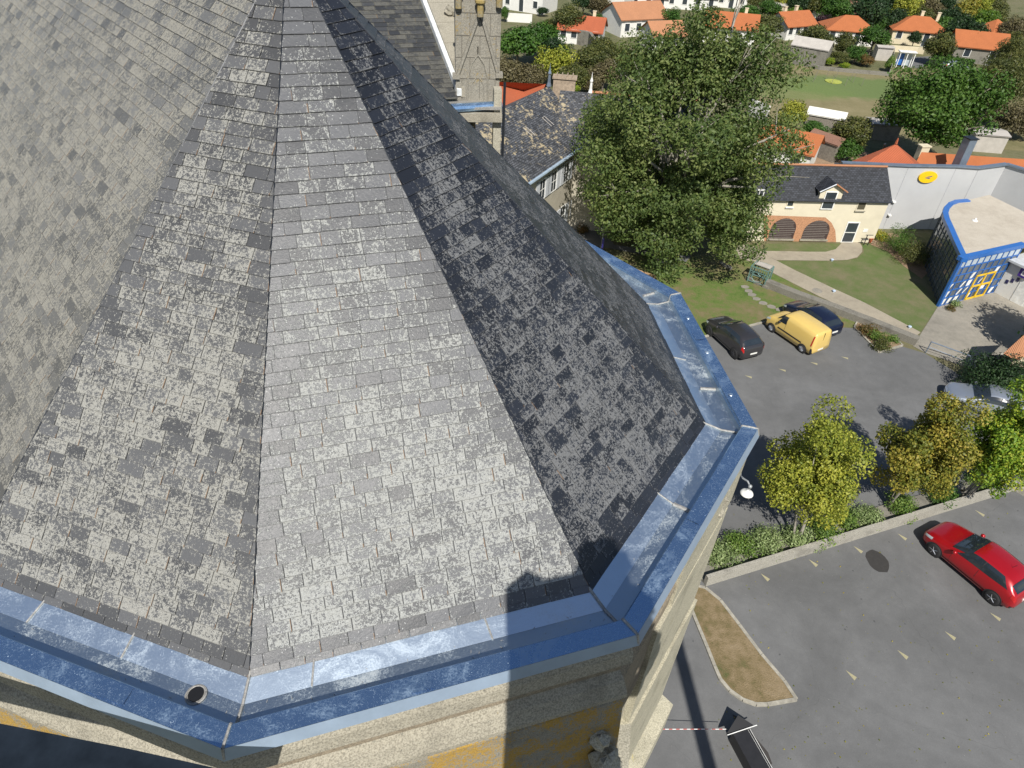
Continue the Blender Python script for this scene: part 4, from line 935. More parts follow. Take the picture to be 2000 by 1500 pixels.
# ---- cream building with two brick arches
FR = G(1704, 474); FLt = G(1499, 470.5); dirf = (FLt-FR).normalized(); FL = FR+dirf*((G(1452, 469)-FR).length)
eh = up(1742, 391, FR)
t = thing('cream_house', 'cream rendered building with two slatted brick arches and a slate roof with one dormer', 'building', FR.lerp(FL, .5))
fc = Face(FL, FR); back = -fc.N; Lc = (FR-FL).length
best = min((abs(proj(FR+back*d+Z*(eh+d*.82))[1]-327), d) for d in [x*.1 for x in range(10, 90)]); D2 = best[1]; rh = eh+D2*.82
wb_ = MB(); i0 = FL; P = [FL, FR, FR+back*D2*2, FL+back*D2*2]
wb_.prism([(p.x, p.y) for p in P], 0, eh)
for e in (FL, FR): wb_.quad(e+Z*eh, e+back*D2*2+Z*eh, e+back*D2+Z*(rh-.06))
adopt(wb_.build('wall', M['cream']), t)
ov = .22; A = FL-fc.U*.2+fc.N*ov+Z*(eh-.1); B = FR+fc.U*.12+fc.N*ov+Z*(eh-.1); RL = FL-fc.U*.2+back*D2+Z*rh; RR = FR+fc.U*.12+back*D2+Z*rh
A2 = FL-fc.U*.2+back*(2*D2+ov)+Z*(eh-.1); B2 = FR+fc.U*.12+back*(2*D2+ov)+Z*(eh-.1)
ro = adopt(obj('roof', uvquad_mesh([(A, B, RR, RL), (B2, A2, RL, RR)]), M['new_slate']), t)
mb = MB(); mb.bar(RL+Z*.03, RR+Z*.03, .10, 6); o = mb.build('ridge_tiles', M['tile_pale']); o.parent = ro
mb = MB(); mb.bar(A+Z*-.05, B+Z*-.05, .07, 6); o = mb.build('gutter', M['dark_metal']); o.parent = ro
# brick zone and arches, from the photo points on the facade
def K8(x, y): return (1480+x/6.667, 300+y/6.667)
br_ = MB(); pts = [K8(80, 800), K8(880, 830), K8(960, 900), K8(1010, 1000), K8(1015, 1165), K8(80, 1150)]
uz = [fc.hit(*p) for p in pts]; uz[-1] = (uz[-1][0], 0); uz[-2] = (uz[-2][0], 0)
br_.quad(*[fc.at(u, z, .012) for u, z in uz]); adopt(br_.build('brickwork', M['brick']), t)
M['slat'] = plain('slat', (.05, .032, .028), .8, 0, .4, 30); M['slat_light'] = plain('slat_light', (.34, .31, .28), .8)
for (xa, xb, ytop) in ((120, 500, 840), (550, 940, 868)):
    u0 = fc.hit(*K8(xa, 1135))[0]; u1 = fc.hit(*K8(xb-60, 1145))[0]; zt = fc.hit(*K8((xa+xb)/2+20, ytop))[1]; um = (u0+u1)/2; r = (u1-u0)/2; z0 = .25; zs = max(zt-r*.9, .6)
    q = MB(); arc = [fc.at(u0, z0, .03)]+[fc.at(um-math.cos(a_*math.pi/14)*r, zs+math.sin(a_*math.pi/14)*(zt-zs), .03) for a_ in range(15)]+[fc.at(u1, z0, .03)]
    q.quad(*arc); sh = adopt(q.build('arched_shutter', M['slat']), t)
    q = MB(); nz = 11
    for k in range(nz):
        z = z0+(zt-z0)*(k+.5)/nz; h = r if z < zs else r*math.sqrt(max(0, 1-((z-zs)/(zt-zs))**2)); q_ = .5*(math.sin(k*5.1)+1)
        fc.slab(q, um-h, um+h*(.75+.25*q_), z, z+.014, .032, .05)
    o = q.build('slats', M['slat_light']); o.parent = sh
    q = MB(); fc.slab(q, u0-.1, u1+.1, z0-.14, z0, .0, .12); adopt(q.build('sill', M['stone_light']), t)
def pxwin(face, parent, lb, rt, fm, gm, **k):
    u0, z0 = face.hit(*lb); u1, _ = face.hit(rt[0], rt[1]); z1 = face.hit(*rt)[1]
    if u1 < u0: u0, u1 = u1, u0
    return face.window(parent, u0, u1, z0, z1, fm, gm, **k)
pxwin(fc, t, K8(1282, 728), K8(1415, 638), M['cream'], M['glass_warm'], bars=(0, 0), sill=M['stone_light'])
pxwin(fc, t, K8(378, 680), K8(480, 585), M['cream'], M['glass'], bars=(0, 0), sill=M['white_trim'])
pxwin(fc, t, (1471, 394), (1492, 372), M['white_trim'], M['glass'], bars=(1, 1), sill=M['white_trim'])
u0, _ = fc.hit(*K8(1090, 1135)); u1, _ = fc.hit(*K8(1225, 1140)); z1 = fc.hit(*K8(1350, 885))[1]
d_ = fc.window(t, u0, u1, .05, z1*.93, M['white_trim'], M['glass'], bars=(0, 1), name='glass_door', fw=.09)
pb = MB(); uu, zz = fc.hit(*K8(1400, 1000)); fc.slab(pb, uu-.2, uu+.2, zz-.13, zz+.13, 0, .04); adopt(pb.build('wall_plate', M['white_trim']), t)
# dormer
u0, z0 = fc.hit(*K8(800, 720)); u1 = fc.hit(*K8(930, 735))[0]; um = (u0+u1)/2+.12; hw = .95; zt = fc.hit(*K8(960, 395))[1]; ze = fc.hit(*K8(830, 465))[1]
dm = MB()
fr = [fc.at(um-hw, eh-.3, .06), fc.at(um+hw, eh-.3, .06), fc.at(um+hw, ze, .06), fc.at(um, zt, .06), fc.at(um-hw, ze, .06)]
bk_ = [p+back*(1.9) for p in fr]; dm.quad(*fr)
for a_, b_ in ((1, 2), (4, 0)): dm.quad(fr[a_], bk_[a_], bk_[b_], fr[b_]) if a_ == 1 else dm.quad(fr[a_], fr[b_], bk_[b_], bk_[a_])
dor = adopt(dm.build('dormer', M['cream']), t)
zt2 = zt+.08; rp = [fc.at(um, zt2, .32), fc.at(um-hw-.22, ze-.12, .32), fc.at(um+hw+.22, ze-.12, .32)]; rb = [p+back*2.9 for p in rp]
o = obj('dormer_roof', uvquad_mesh([(rp[1], rp[0], rb[0], rb[1]), (rp[0], rp[2], rb[2], rb[0])]), M['new_slate']); o.parent = dor
q = MB(); q.bar(rp[0]+Z*.02, rp[1]+Z*.02, .05, 5); o = q.build('dormer_verge', plain('pale_verge', (.55, .58, .62), .6)); o.parent = dor
q = MB(); q.bar(rp[0]+Z*.03, rp[2]+Z*.03, .06, 5); o = q.build('dormer_verge', M['tile_pale']); o.parent = dor
fd = Face(FL+fc.N*.06, FR+fc.N*.06); ua, za = fd.hit(*K8(822, 712)); ub, zb_ = fd.hit(*K8(1000, 505)); 
fd.window(t, um-.45, um+.45, za, min(zb_, ze-.02), M['white_trim'], M['glass'], bars=(0, 0), fw=.08)
# ---- grey panelled hall with the yellow oval
M['panel'] = plain('panel', (.46, .465, .47), .5, 0, .05, .6); M['coping'] = plain('coping', (.22, .27, .34), .4, .5, .15, 2)
zw = up(1768, 323, G(1724, 447))
tops = [(1645, 319), (1768, 324), (1869, 326), (1912, 329), (1966, 322), (2060, 350)]; hp_ = [G(x, y, zw) for x, y in tops]; hp_[1] = G(1724, 447); hp_ = [Vector((p.x, p.y, 0)) for p in hp_]
t = thing('panelled_hall', 'tall pale grey panelled hall with a folded front wall and a blue-grey coping', 'building', hp_[1])
hw_ = MB(); cpg = MB()
for i in range(len(hp_)-1):
    a_, b_ = hp_[i], hp_[i+1]; L = (b_-a_); n2 = Vector((L.y, -L.x, 0)).normalized(); n2 = n2 if n2.y < 0 else -n2
    hw_.quad(a_, b_, b_+Z*zw, a_+Z*zw); cpg.box((a_+b_)/2+Z*(zw+.06)-n2*.05, (L.length+.1, .42, .12+.004*i), math.atan2(L.y, L.x))
bkp = [hp_[-1]+Vector((1, 2, 0)), hp_[1]+Vector((-.2, 1.2, 0)), hp_[0]+Vector((0, 1.0, 0))]
hw_.quad(hp_[0]+Vector((-.2, 1.0, 0)), hp_[0], hp_[0]+Z*zw, hp_[0]+Vector((-.2, 1.0, zw-.3)))
adopt(hw_.build('wall', M['panel']), t); adopt(cpg.build('coping', M['coping']), t)
jm = MB()
for i in range(len(hp_)-1):
    a_, b_ = hp_[i], hp_[i+1]; f_ = Face(a_, b_); L = (b_-a_).length; k = max(1, int(L/2.4))
    for j in range(0, k): jm = MB(); f_.slab(jm, L*j/k-.014, L*j/k+.014, 0, zw-.1, .003, .014); adopt(jm.build('panel_joint', plain('joint', (.33, .34, .36), .6)), t)
f_ = Face(hp_[1], hp_[2]); uc, zc_ = f_.hit(1811, 345); q = MB(); n = 28
pr = [(math.cos(a_*2*math.pi/n)*.82, math.sin(a_*2*math.pi/n)*.50) for a_ in range(n)]
i = 0; 
front = [f_.at(uc+x, zc_+z, .16) for x, z in pr]; rear = [f_.at(uc+x, zc_+z, .02) for x, z in pr]
q.quad(*front)
for k in range(n): q.quad(rear[k], rear[(k+1) % n], front[(k+1) % n], front[k])
lg = adopt(q.build('oval_sign', plain('sign_yellow', (.80, .50, .01), .4, 0, .05, 3)), t)
q = MB()
for P in ([(-.34, -.02), (.36, .13), (.30, .04), (-.02, -.02)], [(-.30, -.10), (.20, -.02), (.02, -.09), (-.10, -.12)], [(-.10, -.14), (.26, -.05), (.14, -.16)]): q.quad(*[f_.at(uc+x, zc_+z+.02, .168) for x, z in P])
o = q.build('bird_emblem', plain('sign_navy', (.02, .05, .22), .4)); o.parent = lg
for x_, y_ in ((1736, 419), (1745, 393)): q = MB(); uu, zz = f_.hit(x_, y_); q.box(f_.at(uu, zz, .12), (.26, .26, .1)); adopt(q.build('wall_lamp', M['white_trim']), t)
# blue-grey flue standing behind the hall
fp = G(1884, 326, zw); q = MB(); hz = up(1897, 272, (fp.x, fp.y+.6)); q.box((fp.x, fp.y+.9, hz/2), (.75, .75, hz), R(15)); q2 = MB(); q2.box((fp.x, fp.y+.9, hz+.04), (.9, .9, .08), R(15))
t2 = thing('flue', 'square blue-grey metal flue rising behind the panelled hall', 'chimney', (fp.x, fp.y+.9, 0)); adopt(q.build('shaft', M['coping']), t2); adopt(q2.build('cap', M['dark_metal']), t2)
# ---- blue glazed pavilion
M['blue'] = plain('blue_frame', (.025, .13, .42), .4, 0, .08, 2, coat=.3); M['flat_roof'] = ground_mat('flat_roof', [(.40, .35, .28), (.48, .43, .35), (.53, .48, .40)], (.25, 1.5, 10))
M['glazing'] = glass_mat('glazing', (.055, .065, .075), .06); M['glazing_pale'] = plain('glazing_pale', (.42, .48, .52), .15, 0, .2, 1.4)
bc0 = G(1832, 598); zb = up(1881, 505, bc0)
def K5(x, y): return (1780+x/5.768, 360+y/5.768)
rim = [K5(575, 840), K5(480, 620), K5(415, 470), K5(375, 380), K5(362, 320), K5(380, 265), K5(430, 215), K5(500, 188), K5(620, 178)]
rp_ = [G(x, y, zb) for x, y in rim]; rp_ = [Vector((p.x, p.y, 0)) for p in rp_]; rp_[0] = bc0
rr_ = [Vector((p.x, p.y, 0)) for p in (G(1936, 383, zb), G(2000, 413, zb), G(2110, 440, zb), G(2060, 463, zb))]
rb0 = Vector((*G(2000, 478, zb).xy, 0))
t = thing('glazed_pavilion', 'blue-framed glass pavilion with a curved side and a flat beige roof', 'building', bc0)
outline = rp_+[rr_[0]+Vector((0, .3, 0)), rr_[1], rr_[2], rr_[3], rb0]
q = MB(); q.prism([(p.x, p.y) for p in outline], zb-.25, zb-.02); rf = adopt(q.build('roof', M['flat_roof']), t)
q = MB()
edge = [rb0]+rp_
for i in range(len(edge)-1):
    a_, b_ = edge[i], edge[i+1]; L = b_-a_; n2 = Vector((L.y, -L.x, 0)).normalized(); cc = sum(outline, Vector())/len(outline); n2 = n2 if n2.dot(a_-cc) > 0 else -n2
    q.box((a_+b_)/2-n2*.12+Z*(zb-.07), (L.length+.22, .42, .30+.003*(i % 3)), math.atan2(L.y, L.x))
o = q.build('fascia', M['blue']); o.parent = rf
q = MB(); q.lathe(G(1904, 431, zb)+Z*-.02, [(.22, 0), (.2, .06), (.08, .1), (.08, .22), (.03, .24)], 10); o = q.build('roof_vent', M['white_trim']); o.parent = rf
gl_ = MB(); fr_ = MB()
for i in range(len(rp_)-1):
    f_ = Face(rp_[i], rp_[i+1]); L = (rp_[i+1]-rp_[i]).length; f_.slab(gl_, 0, L, .05, zb-.2, -.06, -.02)
    n = max(1, round(L/.75))
    for j in range(n+1): f_.slab(fr_, L*j/n-.025, L*j/n+.025, 0, zb-.2, -.03, .03)
    for k in range(1, 7): f_.slab(fr_, 0, L, (zb-.2)*k/7-.02, (zb-.2)*k/7+.02, -.02, .02)
adopt(gl_.build('side_glazing', M['glazing']), t); adopt(fr_.build('side_mullion', plain('mull_dark', (.10, .13, .17), .4, .3)), t)
ff = G(1942, 571); f_ = Face(bc0, Vector((*rb0.xy, 0))); L = (rb0-bc0).length; gl_ = MB(); fr_ = MB(); pl = MB()
f_.slab(gl_, 0, L, .05, zb-.2, -.06, -.02); rows = 6; n = 10
for j in range(n+1): f_.slab(fr_, L*j/n-.028, L*j/n+.028, 0, zb-.2, -.03, .04)
for k in range(rows+1): f_.slab(fr_, 0, L, (zb-.2)*k/rows-.03, (zb-.2)*k/rows+.03, -.02, .035)
f_.slab(fr_, -.1, .12, 0, zb-.2, -.1, .1)
rnd = random.Random(8)
for j in range(n): f_.slab(pl, L*j/n+.05, L*(j+1)/n-.05, (zb-.2)*(rows-1)/rows+.05, zb-.25, -.015, -.005)
adopt(pl.build('pale_panel', M['glazing_pale']), t)
pl = MB()  # slanted white shapes over some of the lower panes
for j in range(n):
    for k in range(rows-2):
        if rnd.random() < .4: u0 = L*j/n+.06; w_ = L/n-.12; z0 = (zb-.2)*k/rows+.06; h_ = (zb-.2)/rows-.1; a_ = rnd.uniform(.2, .8); pl.quad(f_.at(u0, z0, -.012), f_.at(u0+w_*a_, z0, -.012), f_.at(u0+w_, z0+h_, -.012), f_.at(u0+w_*(1-a_), z0+h_, -.012))
adopt(pl.build('white_pane_shape', M['white_trim']), t)
adopt(gl_.build('front_glazing', M['glazing']), t); adopt(fr_.build('front_mullion', M['blue']), t)
M['yellow_frame'] = plain('yellow_frame', (.75, .48, .02), .4)
u0 = f_.hit(*K5(590, 1295))[0]; u1 = f_.hit(*K5(790, 1255))[0]; z1 = f_.hit(*K5(900, 985))[1]; q = MB()
for a_, b_, c_, d in ((u0-.06, u0+.06, 0, z1), (u1-.06, u1+.06, 0, z1), ((u0+u1)/2-.07, (u0+u1)/2+.07, 0, z1), (u0, u1, z1-.1, z1+.02), (u0, u1, .0, .14), (u0, u1, z1*.55-.06, z1*.55+.06)): f_.slab(q, a_, b_, c_, d, .03, .10)
adopt(q.build('entrance_door', M['yellow_frame']), t)
# ---- white annex with a purple sign
an0 = G(1941, 571); an1 = G(1998, 600); za_ = up(1972, 508, an0); t = thing('white_annex', 'low white annex with a grey-edged flat roof, right of the glass pavilion', 'building', an0)
L = an1-an0; an1 = an0+L*2.2; n2 = Vector((-L.y, L.x, 0)).normalized(); n2 = n2 if n2.y > 0 else -n2; q = MB(); P = [an0, an1, an1+n2*3.2, an0+n2*3.2]; q.prism([(p.x, p.y) for p in P], 0, za_)
adopt(q.build('wall', M['house_white']), t); q = MB(); P = [an0-L.normalized()*.25-n2*.35, an1-n2*.35, an1+n2*3.3, an0-L.normalized()*.25+n2*3.3]; q.prism([(p.x, p.y) for p in P], za_, za_+.16); adopt(q.build('roof', plain('annex_roof', (.5, .52, .53), .5)), t)
fa = Face(an0, an1); q = MB(); ul = L.length; fa.slab(q, ul*.55, ul*.55+.95, .02, 2.05, 0, .03); adopt(q.build('door', M['white_trim']), t)
q = MB()
for j in range(3): fa.slab(q, .35+.3*j, .35+.3*j+.2, 1.05+.25*j, 1.05+.25*j+.3, .0, .03)
adopt(q.build('notice_panel', plain('panel_navy', (.03, .03, .10), .3)), t)
q = MB(); us = .9; fa.slab(q, us, us+.75, za_-.75, za_-.1, .06, .16); sg = adopt(q.build('sign', plain('sign_purple', (.05, .02, .22), .4)), t)
q = MB(); 
for a_, b_, c_, d in ((.2, .28, .15, .5), (.47, .55, .15, .5), (.28, .47, .42, .5), (.28, .47, .15, .23), (.33, .42, .28, .37)): fa.slab(q, us+a_, us+b_, za_-.75+c_, za_-.75+d, .16, .17)
o = q.build('sign_emblem', M['white_trim']); o.parent = sg
# ---- generic roofs behind
def house(name, label, c, w, d, rot, wh, rh_, kind='gable', wall='house_white', tile='tile', chim=((.25, .1),), wins=4, over=.35, cat='house', base=0):
    t = thing(name, label, cat, (c[0], c[1], base), rot); hw, hd = w/2, d/2
    q = MB(); q.box((0, 0, wh/2), (w, d, wh))
    if kind == 'gable':
        for s in (-1, 1): q.quad((s*hw, -hd, wh), (s*hw, hd, wh), (s*hw, 0, wh+rh_*.97))
    q.build('wall', M[wall], t)
    o_ = over; e = wh-.08; k = rh_/hd; ez = wh-o_*k
    if kind == 'gable': qs = [((-hw-o_, -hd-o_, ez), (hw+o_, -hd-o_, ez), (hw+o_, 0, wh+rh_), (-hw-o_, 0, wh+rh_)), ((hw+o_, hd+o_, ez), (-hw-o_, hd+o_, ez), (-hw-o_, 0, wh+rh_), (hw+o_, 0, wh+rh_))]
    else:
        r_ = max(0, hw-hd); T1, T2 = (-r_, 0, wh+rh_), (r_, 0, wh+rh_); c4 = [(-hw-o_, -hd-o_, ez), (hw+o_, -hd-o_, ez), (hw+o_, hd+o_, ez), (-hw-o_, hd+o_, ez)]
        qs = [(c4[0], c4[1], T2, T1), (c4[2], c4[3], T1, T2), (c4[1], c4[2], T2), (c4[3], c4[0], T1)]
    q = MB()
    for p in qs: q.quad(*p); q.quad(*[(x, y, z-.10) for x, y, z in p][::-1])
    rf = q.build('roof', M[tile], t)
    for cx, cy in chim:
        q = MB(); zc = wh+rh_*(1-abs(cy)); q.box((cx*w, cy*hd, zc+.2), (.5, .45, 1.3)); q.box((cx*w, cy*hd, zc+.89), (.62, .57, .08)); q.build('chimney', M['house_cream'], rf)
    for k_ in range(wins):
        x = -hw+w*(k_+.5)/wins; door = k_ == wins//2; ww = .45; z0, z1 = (0.05, 2.1) if door else (.95, 2.1)
        g = MB(); g.box((x, -hd-.01, (z0+z1)/2), (ww*2, .06, z1-z0)); wf = MB()
        for dx in (-ww-.04, ww+.04): wf.box((x+dx, -hd-.03, (z0+z1)/2), (.08, .09, z1-z0+.1))
        wf.box((x, -hd-.03, z1+.04), (ww*2, .09, .08)); wf.box((x, -hd-.03, z0-.03), (ww*2, .09, .06))
        f0 = wf.build('door' if door else 'window', M['white_trim'], t); g.build('pane', M['glass'], f0)
    return t
def hs(cx, cy, lab, w, d, rot, wh, rh_, *r_, **k): p = G(cx, cy); s = .7 if cy < 100 else .85; return house('house', lab, (p.x, p.y), w*s, d*s, rot, wh*.85, rh_*.8, *r_, **k)
hs(1033, 18, 'white gabled house with a bright orange roof, far left behind the stone finials', 13, 9, R(-28), 4.2, 2.6, wins=3)
hs(1135, 80, 'low house with a worn red-orange roof half hidden by the wood above the manor', 10, 8, R(-12), 2.6, 2.0, tile='tile_red')
h3 = G(1198, 33); house('house', 'white flat-roofed three-storey house among the far gardens', (h3.x, h3.y), 5.5, 6, R(-25), 6.6, .15, wins=2, chim=())
hs(1252, 14, 'orange-roofed house behind the bright green umbrella tree', 15, 8, R(-8), 3.0, 2.4, chim=((-.3, .1), (.1, .1)))
hs(1235, 62, 'house with a pale orange gable roof, left of the top of the huge tree', 13, 10, R(25), 3.4, 2.4, tile='tile_pale', chim=())
hs(1345, 14, 'wide house with a pale orange roof at the top edge above the huge tree', 15, 9, R(-5), 3.0, 2.2, tile='tile_pale', chim=((.2, .1), (-.2, .1)))
hs(1415, 10, 'pale tiled house with a blue pane in its roof at the top edge', 12, 9, R(-10), 3.0, 2.2, tile='tile_pale')
hs(1290, 92, 'small house with a pale orange roof seen through the left crown of the huge tree', 8, 7, R(20), 2.8, 2.0, tile='tile_pale', chim=())
hs(1420, 80, 'white house glimpsed through the top of the huge tree', 12, 9, R(-12), 3.2, 2.2, tile='tile')
hs(1538, 70, 'orange-roofed house with two short chimneys left of the large olive tree', 9.5, 8, R(28), 2.8, 2.1, chim=((-.3, .1), (.1, .1)))
hs(1648, 80, 'middle far house with a broad orange hipped roof and white walls', 12, 9, R(-6), 2.8, 2.2, 'hip', chim=())
hs(1620, 42, 'long low house with a brown tiled roof under the far wood', 17, 8, R(-12), 2.8, 1.9, tile='tile_brown', chim=())
hs(1782, 82, 'wide cream house with an orange hipped roof and two chimneys near the far wood', 13, 9, R(-12), 2.9, 2.2, 'hip', 'house_cream', chim=((0, .1), (.3, .1)))
hs(1896, 116, 'orange-roofed barn with a grey wall behind the clipped hedge', 9, 7.5, R(-14), 3.0, 2.2, 'gable', 'oldwall', chim=(), wins=2)
hs(1926, 90, 'small orange-roofed house behind the barn at the wood edge', 7.5, 7, R(20), 3.0, 2.3, 'hip', chim=())
hs(1532, 316, 'low orange-roofed outbuilding half hidden by the right side of the huge tree', 6.5, 5, R(-30), 2.6, 1.6, tile='tile', chim=(), wins=2)
def nearroof(name, label, quads, tile, z0, cat='building', extra=None):
    allp = [p for q in quads for p in q]; c = sum(allp, Vector())/len(allp); t = thing(name, label, cat, (c.x, c.y, 0)); q = MB()
    for p in quads: q.quad(*p)
    r_ = adopt(q.build('roof', tile), t); lo = [p for p in allp if abs(p.z-z0) < .05]; q = MB()
    seen = []
    for p in lo:
        if all((p-s).length > .1 for s in seen): seen.append(p)
    seen.sort(key=lambda p: math.atan2(p.y-c.y, p.x-c.x)); seen = [p+(c-p).normalized()*.25 for p in seen]; q.prism([(p.x, p.y) for p in seen], 0, z0-.05); adopt(q.build('wall', M['house_cream']), t); return t, r_
zr = 4.6
ap = G(1750, 281, zr+2.2); a1, a2 = G(1655, 318, zr), G(1800, 322, zr); a3 = Vector((2*ap.x-a1.x, 2*ap.y-a1.y, zr)); a4 = Vector((2*ap.x-a2.x, 2*ap.y-a2.y, zr))
t, r_ = nearroof('tiled_pyramid_house', 'house with a red-orange pyramid roof just behind the panelled hall', [(a1, a2, ap), (a2, a3, ap), (a3, a4, ap), (a4, a1, ap)], M['tile_red'], zr)
q = MB(); q.bar(G(1728, 283, zr+2.0)+Z*.1, G(1716, 316, zr+.1)+Z*.15, .09, 5); o = adopt(q.build('valley_strip', M['dark_metal']), t)
q = MB(); q.lathe(ap, [(.12, 0), (.1, .2), (.04, .5)], 6); adopt(q.build('ridge_finial', M['tile_red']), t)
b0, b1 = G(1795, 322, zr-.6), G(2080, 346, zr-.6); t0, t1 = G(1800, 297, zr+1.0), G(2060, 315, zr+1.0); c0, c1 = t0*2-b0, t1*2-b1; c0.z = c1.z = zr-.6
nearroof('long_tiled_house', 'long low house with an orange tiled roof, right of the pyramid roof', [(b0, b1, t1, t0), (c1, c0, t0, t1)], M['tile'], zr-.6)
cp_ = G(1792, 318, zr-.3); q = MB(); zz = up(1800, 284, cp_); q.box((cp_.x, cp_.y, zz/2), (.8, .6, zz), R(10)); q.box((cp_.x, cp_.y, zz+.04), (.95, .75, .09), R(10)); q.box((cp_.x+.9, cp_.y+.3, zz/2-.5), (.6, .6, zz-1), R(10))
tag(q.build('chimney_stack', M['house_cream']), 'cream chimney stack between the pyramid roof and the long orange roof', 'chimney')
# bit of tiled roof at the right edge beside the big shrub
zg = 2.6; P = [G(1960, 690, zg), G(1975, 699, zg), G(1992, 703, zg), G(2010, 690, zg+.3), G(2080, 640, zg+1.2), G(2010, 645, zg+1.0)]
t = thing('garden_building', 'low tiled building at the right edge beside the large evergreen shrub', 'building', (P[1].x, P[1].y, 0)); q = MB(); q.quad(P[0], P[1], P[2], P[3], P[4], P[5]); adopt(q.build('roof', M['tile_pale']), t)
q = MB(); w2 = [P[1]+Vector((.3, .1, 0)), P[2]+Vector((.1, .1, 0)), P[3], P[4], P[5]]; q.prism([(p.x, p.y) for p in w2], 0, zg-.08); adopt(q.build('wall', M['house_cream']), t)
# ---- sheds, allotment
def shed(label, cx, cy, w, d, rot, wh, rh_, wall, tile, kind='gable', name='shed'): p = G(cx, cy); return house(name, label, (p.x, p.y), w, d, rot, wh, rh_, kind, wall, tile, (), 0, .15, 'shed')
M['grey_sheet'] = plain('grey_sheet', (.42, .39, .35), .7, 0, .12, 1.5); M['white_sheet'] = plain('white_sheet', (.72, .70, .64), .6, 0, .06, 1.5); M['plank'] = plain('plank', (.20, .18, .15), .9, 0, .3, 6)
shed('grey sheet-roofed shed at the left end of the allotment wall', 1578, 120, 5.6, 3.2, R(-32), 2.4, 1.0, 'oldwall', 'grey_sheet')
shed('small block hut at the right end of the allotment', 1719, 116, 2.4, 1.9, R(-5), 2.0, .15, 'grey_sheet', 'grey_sheet')
shed('white-roofed shed on the near edge of the dry field', 1608, 246, 4.2, 2.4, R(-25), 1.5, .5, 'plank', 'white_sheet')
shed('dark weathered plank shed in the yard behind the slate-roofed building', 1606, 305, 3.6, 1.8, R(-52), 2.0, .5, 'plank', 'tile_brown')
shed('grey concrete shed right of the round field tree', 1915, 290, 3.6, 2.6, R(-5), 2.0, .2, 'grey_sheet', 'grey_sheet')
shed('small pale garden shed at the foot of the round field tree', 1716, 268, 3.4, 2.2, R(-3), 1.9, .2, 'oldwall', 'grey_sheet')
shed('flat-roofed white garage left of the long brown roof', 1528, 36, 4, 4, R(-10), 2.5, .2, 'house_cream', 'grey_sheet')
def wallrun(label, pts, h, w, mat, name='garden_wall', cat='wall'):
    q = MB(); pts = GL(pts)
    for i in range(len(pts)-1): d = pts[i+1]-pts[i]; q.box((pts[i]+pts[i+1])/2+Z*h/2, (d.length+w*.5, w, h+.004*(i % 2)), math.atan2(d.y, d.x))
    return tag(q.build(name, M[mat]), label, cat)
wallrun('low stone wall along the allotment edge of the field', [(1548, 124), (1600, 136), (1660, 142), (1735, 148)], .5, .3, 'oldwall')
wallrun('wire mesh panel fence at the end of the allotment', [(1735, 148), (1742, 110)], 1.4, .05, 'grey_sheet', 'mesh_fence', 'fence')
wallrun('pale boundary wall in front of the wide cream house', [(1728, 100), (1790, 104), (1802, 106)], 1.0, .2, 'house_cream')
wallrun('white garden wall behind the wood, right of the stone pinnacle', [(990, 42), (1038, 45)], 1.4, .25, 'house_white')
wallrun('ruined pale stone wall between the wood and the huge tree', [(1118, 84), (1150, 92), (1160, 108)], 2.2, .5, 'oldwall')
wallrun('short white wall beside the pale orange gable', [(1160, 60), (1180, 62)], 1.6, .3, 'house_white')
for lab, pts in (('white fence panel in front of the left part of the manor yard', [(1460, 225), (1495, 240)]),): wallrun(lab, pts, 2.0, .2, 'house_white', 'white_wall')
# clipped hedge near the barn
def hedge_box(label, a_, b_, h, w, key, seed):
    A, B = G(*a_), G(*b_); d = B-A; L = d.length; rg = np.random.default_rng(seed); n = int(L*260); u = rg.random(n)*L; v = rg.uniform(-w/2, w/2, n); z = rg.random(n)*h; top = rg.random(n) < .45; z[top] = h*rg.uniform(.93, 1.06, top.sum()); sd = ~top; v[sd] = np.sign(v[sd])*w/2*rg.uniform(.9, 1.08, sd.sum())
    D = np.array(d.normalized()); Nn = np.array([-D[1], D[0], 0]); P = np.outer(u, D)+np.outer(v, Nn); P[:, 2] += z; cn = np.outer(v/w*2, Nn); cn[:, 2] += top*1.0
    cm = leafmesh('foliage', leaves(P, cn, .22, seed), rg.random(n), seed); cm.materials.append(LM[key]); t = thing('hedge', label, 'hedge', (A.x, A.y, 0)); obj('foliage', cm, None, t)
    q = MB(); q.box((d.x/2, d.y/2, h*.46), (L*.97, w*.8, h*.9), math.atan2(d.y, d.x)); q.build('inner_branches', plain('hedge_core', (.02, .03, .012), .95), t)
hedge_box('clipped green hedge in front of the orange-roofed barn', (1812, 128), (1895, 140), 1.6, 1.4, 'green', 401)
hedge_box('dark hedge along the fence left of the middle far house', (1565, 93), (1600, 100), 1.4, 1.0, 'olive', 402)
# bus shelter
p = G(1762, 132); t = thing('bus_shelter', 'small white-framed shelter with blue posters at the end of the side road', 'shelter', p, R(-8)); q = MB()
for x in (-1.1, 0, 1.1): q.box((x, -.4, 1.15), (.1, .1, 2.3)); q.box((x, .5, 1.15), (.1, .1, 2.3))
q.box((0, -.4, 2.2), (2.3, .1, .12)); q.build('frame', M['white_trim'], t)
q = MB(); q.box((0, .05, 2.34), (2.6, 1.3, .1)); q.build('roof', M['white_trim'], t); q = MB(); q.box((-.55, .5, 1.1), (.9, .05, 1.7)); q.build('poster', M['blue'], t); q = MB(); q.box((.55, .5, 1.1), (.9, .05, 1.7)); q.build('back_panel', M['glazing_pale'], t)
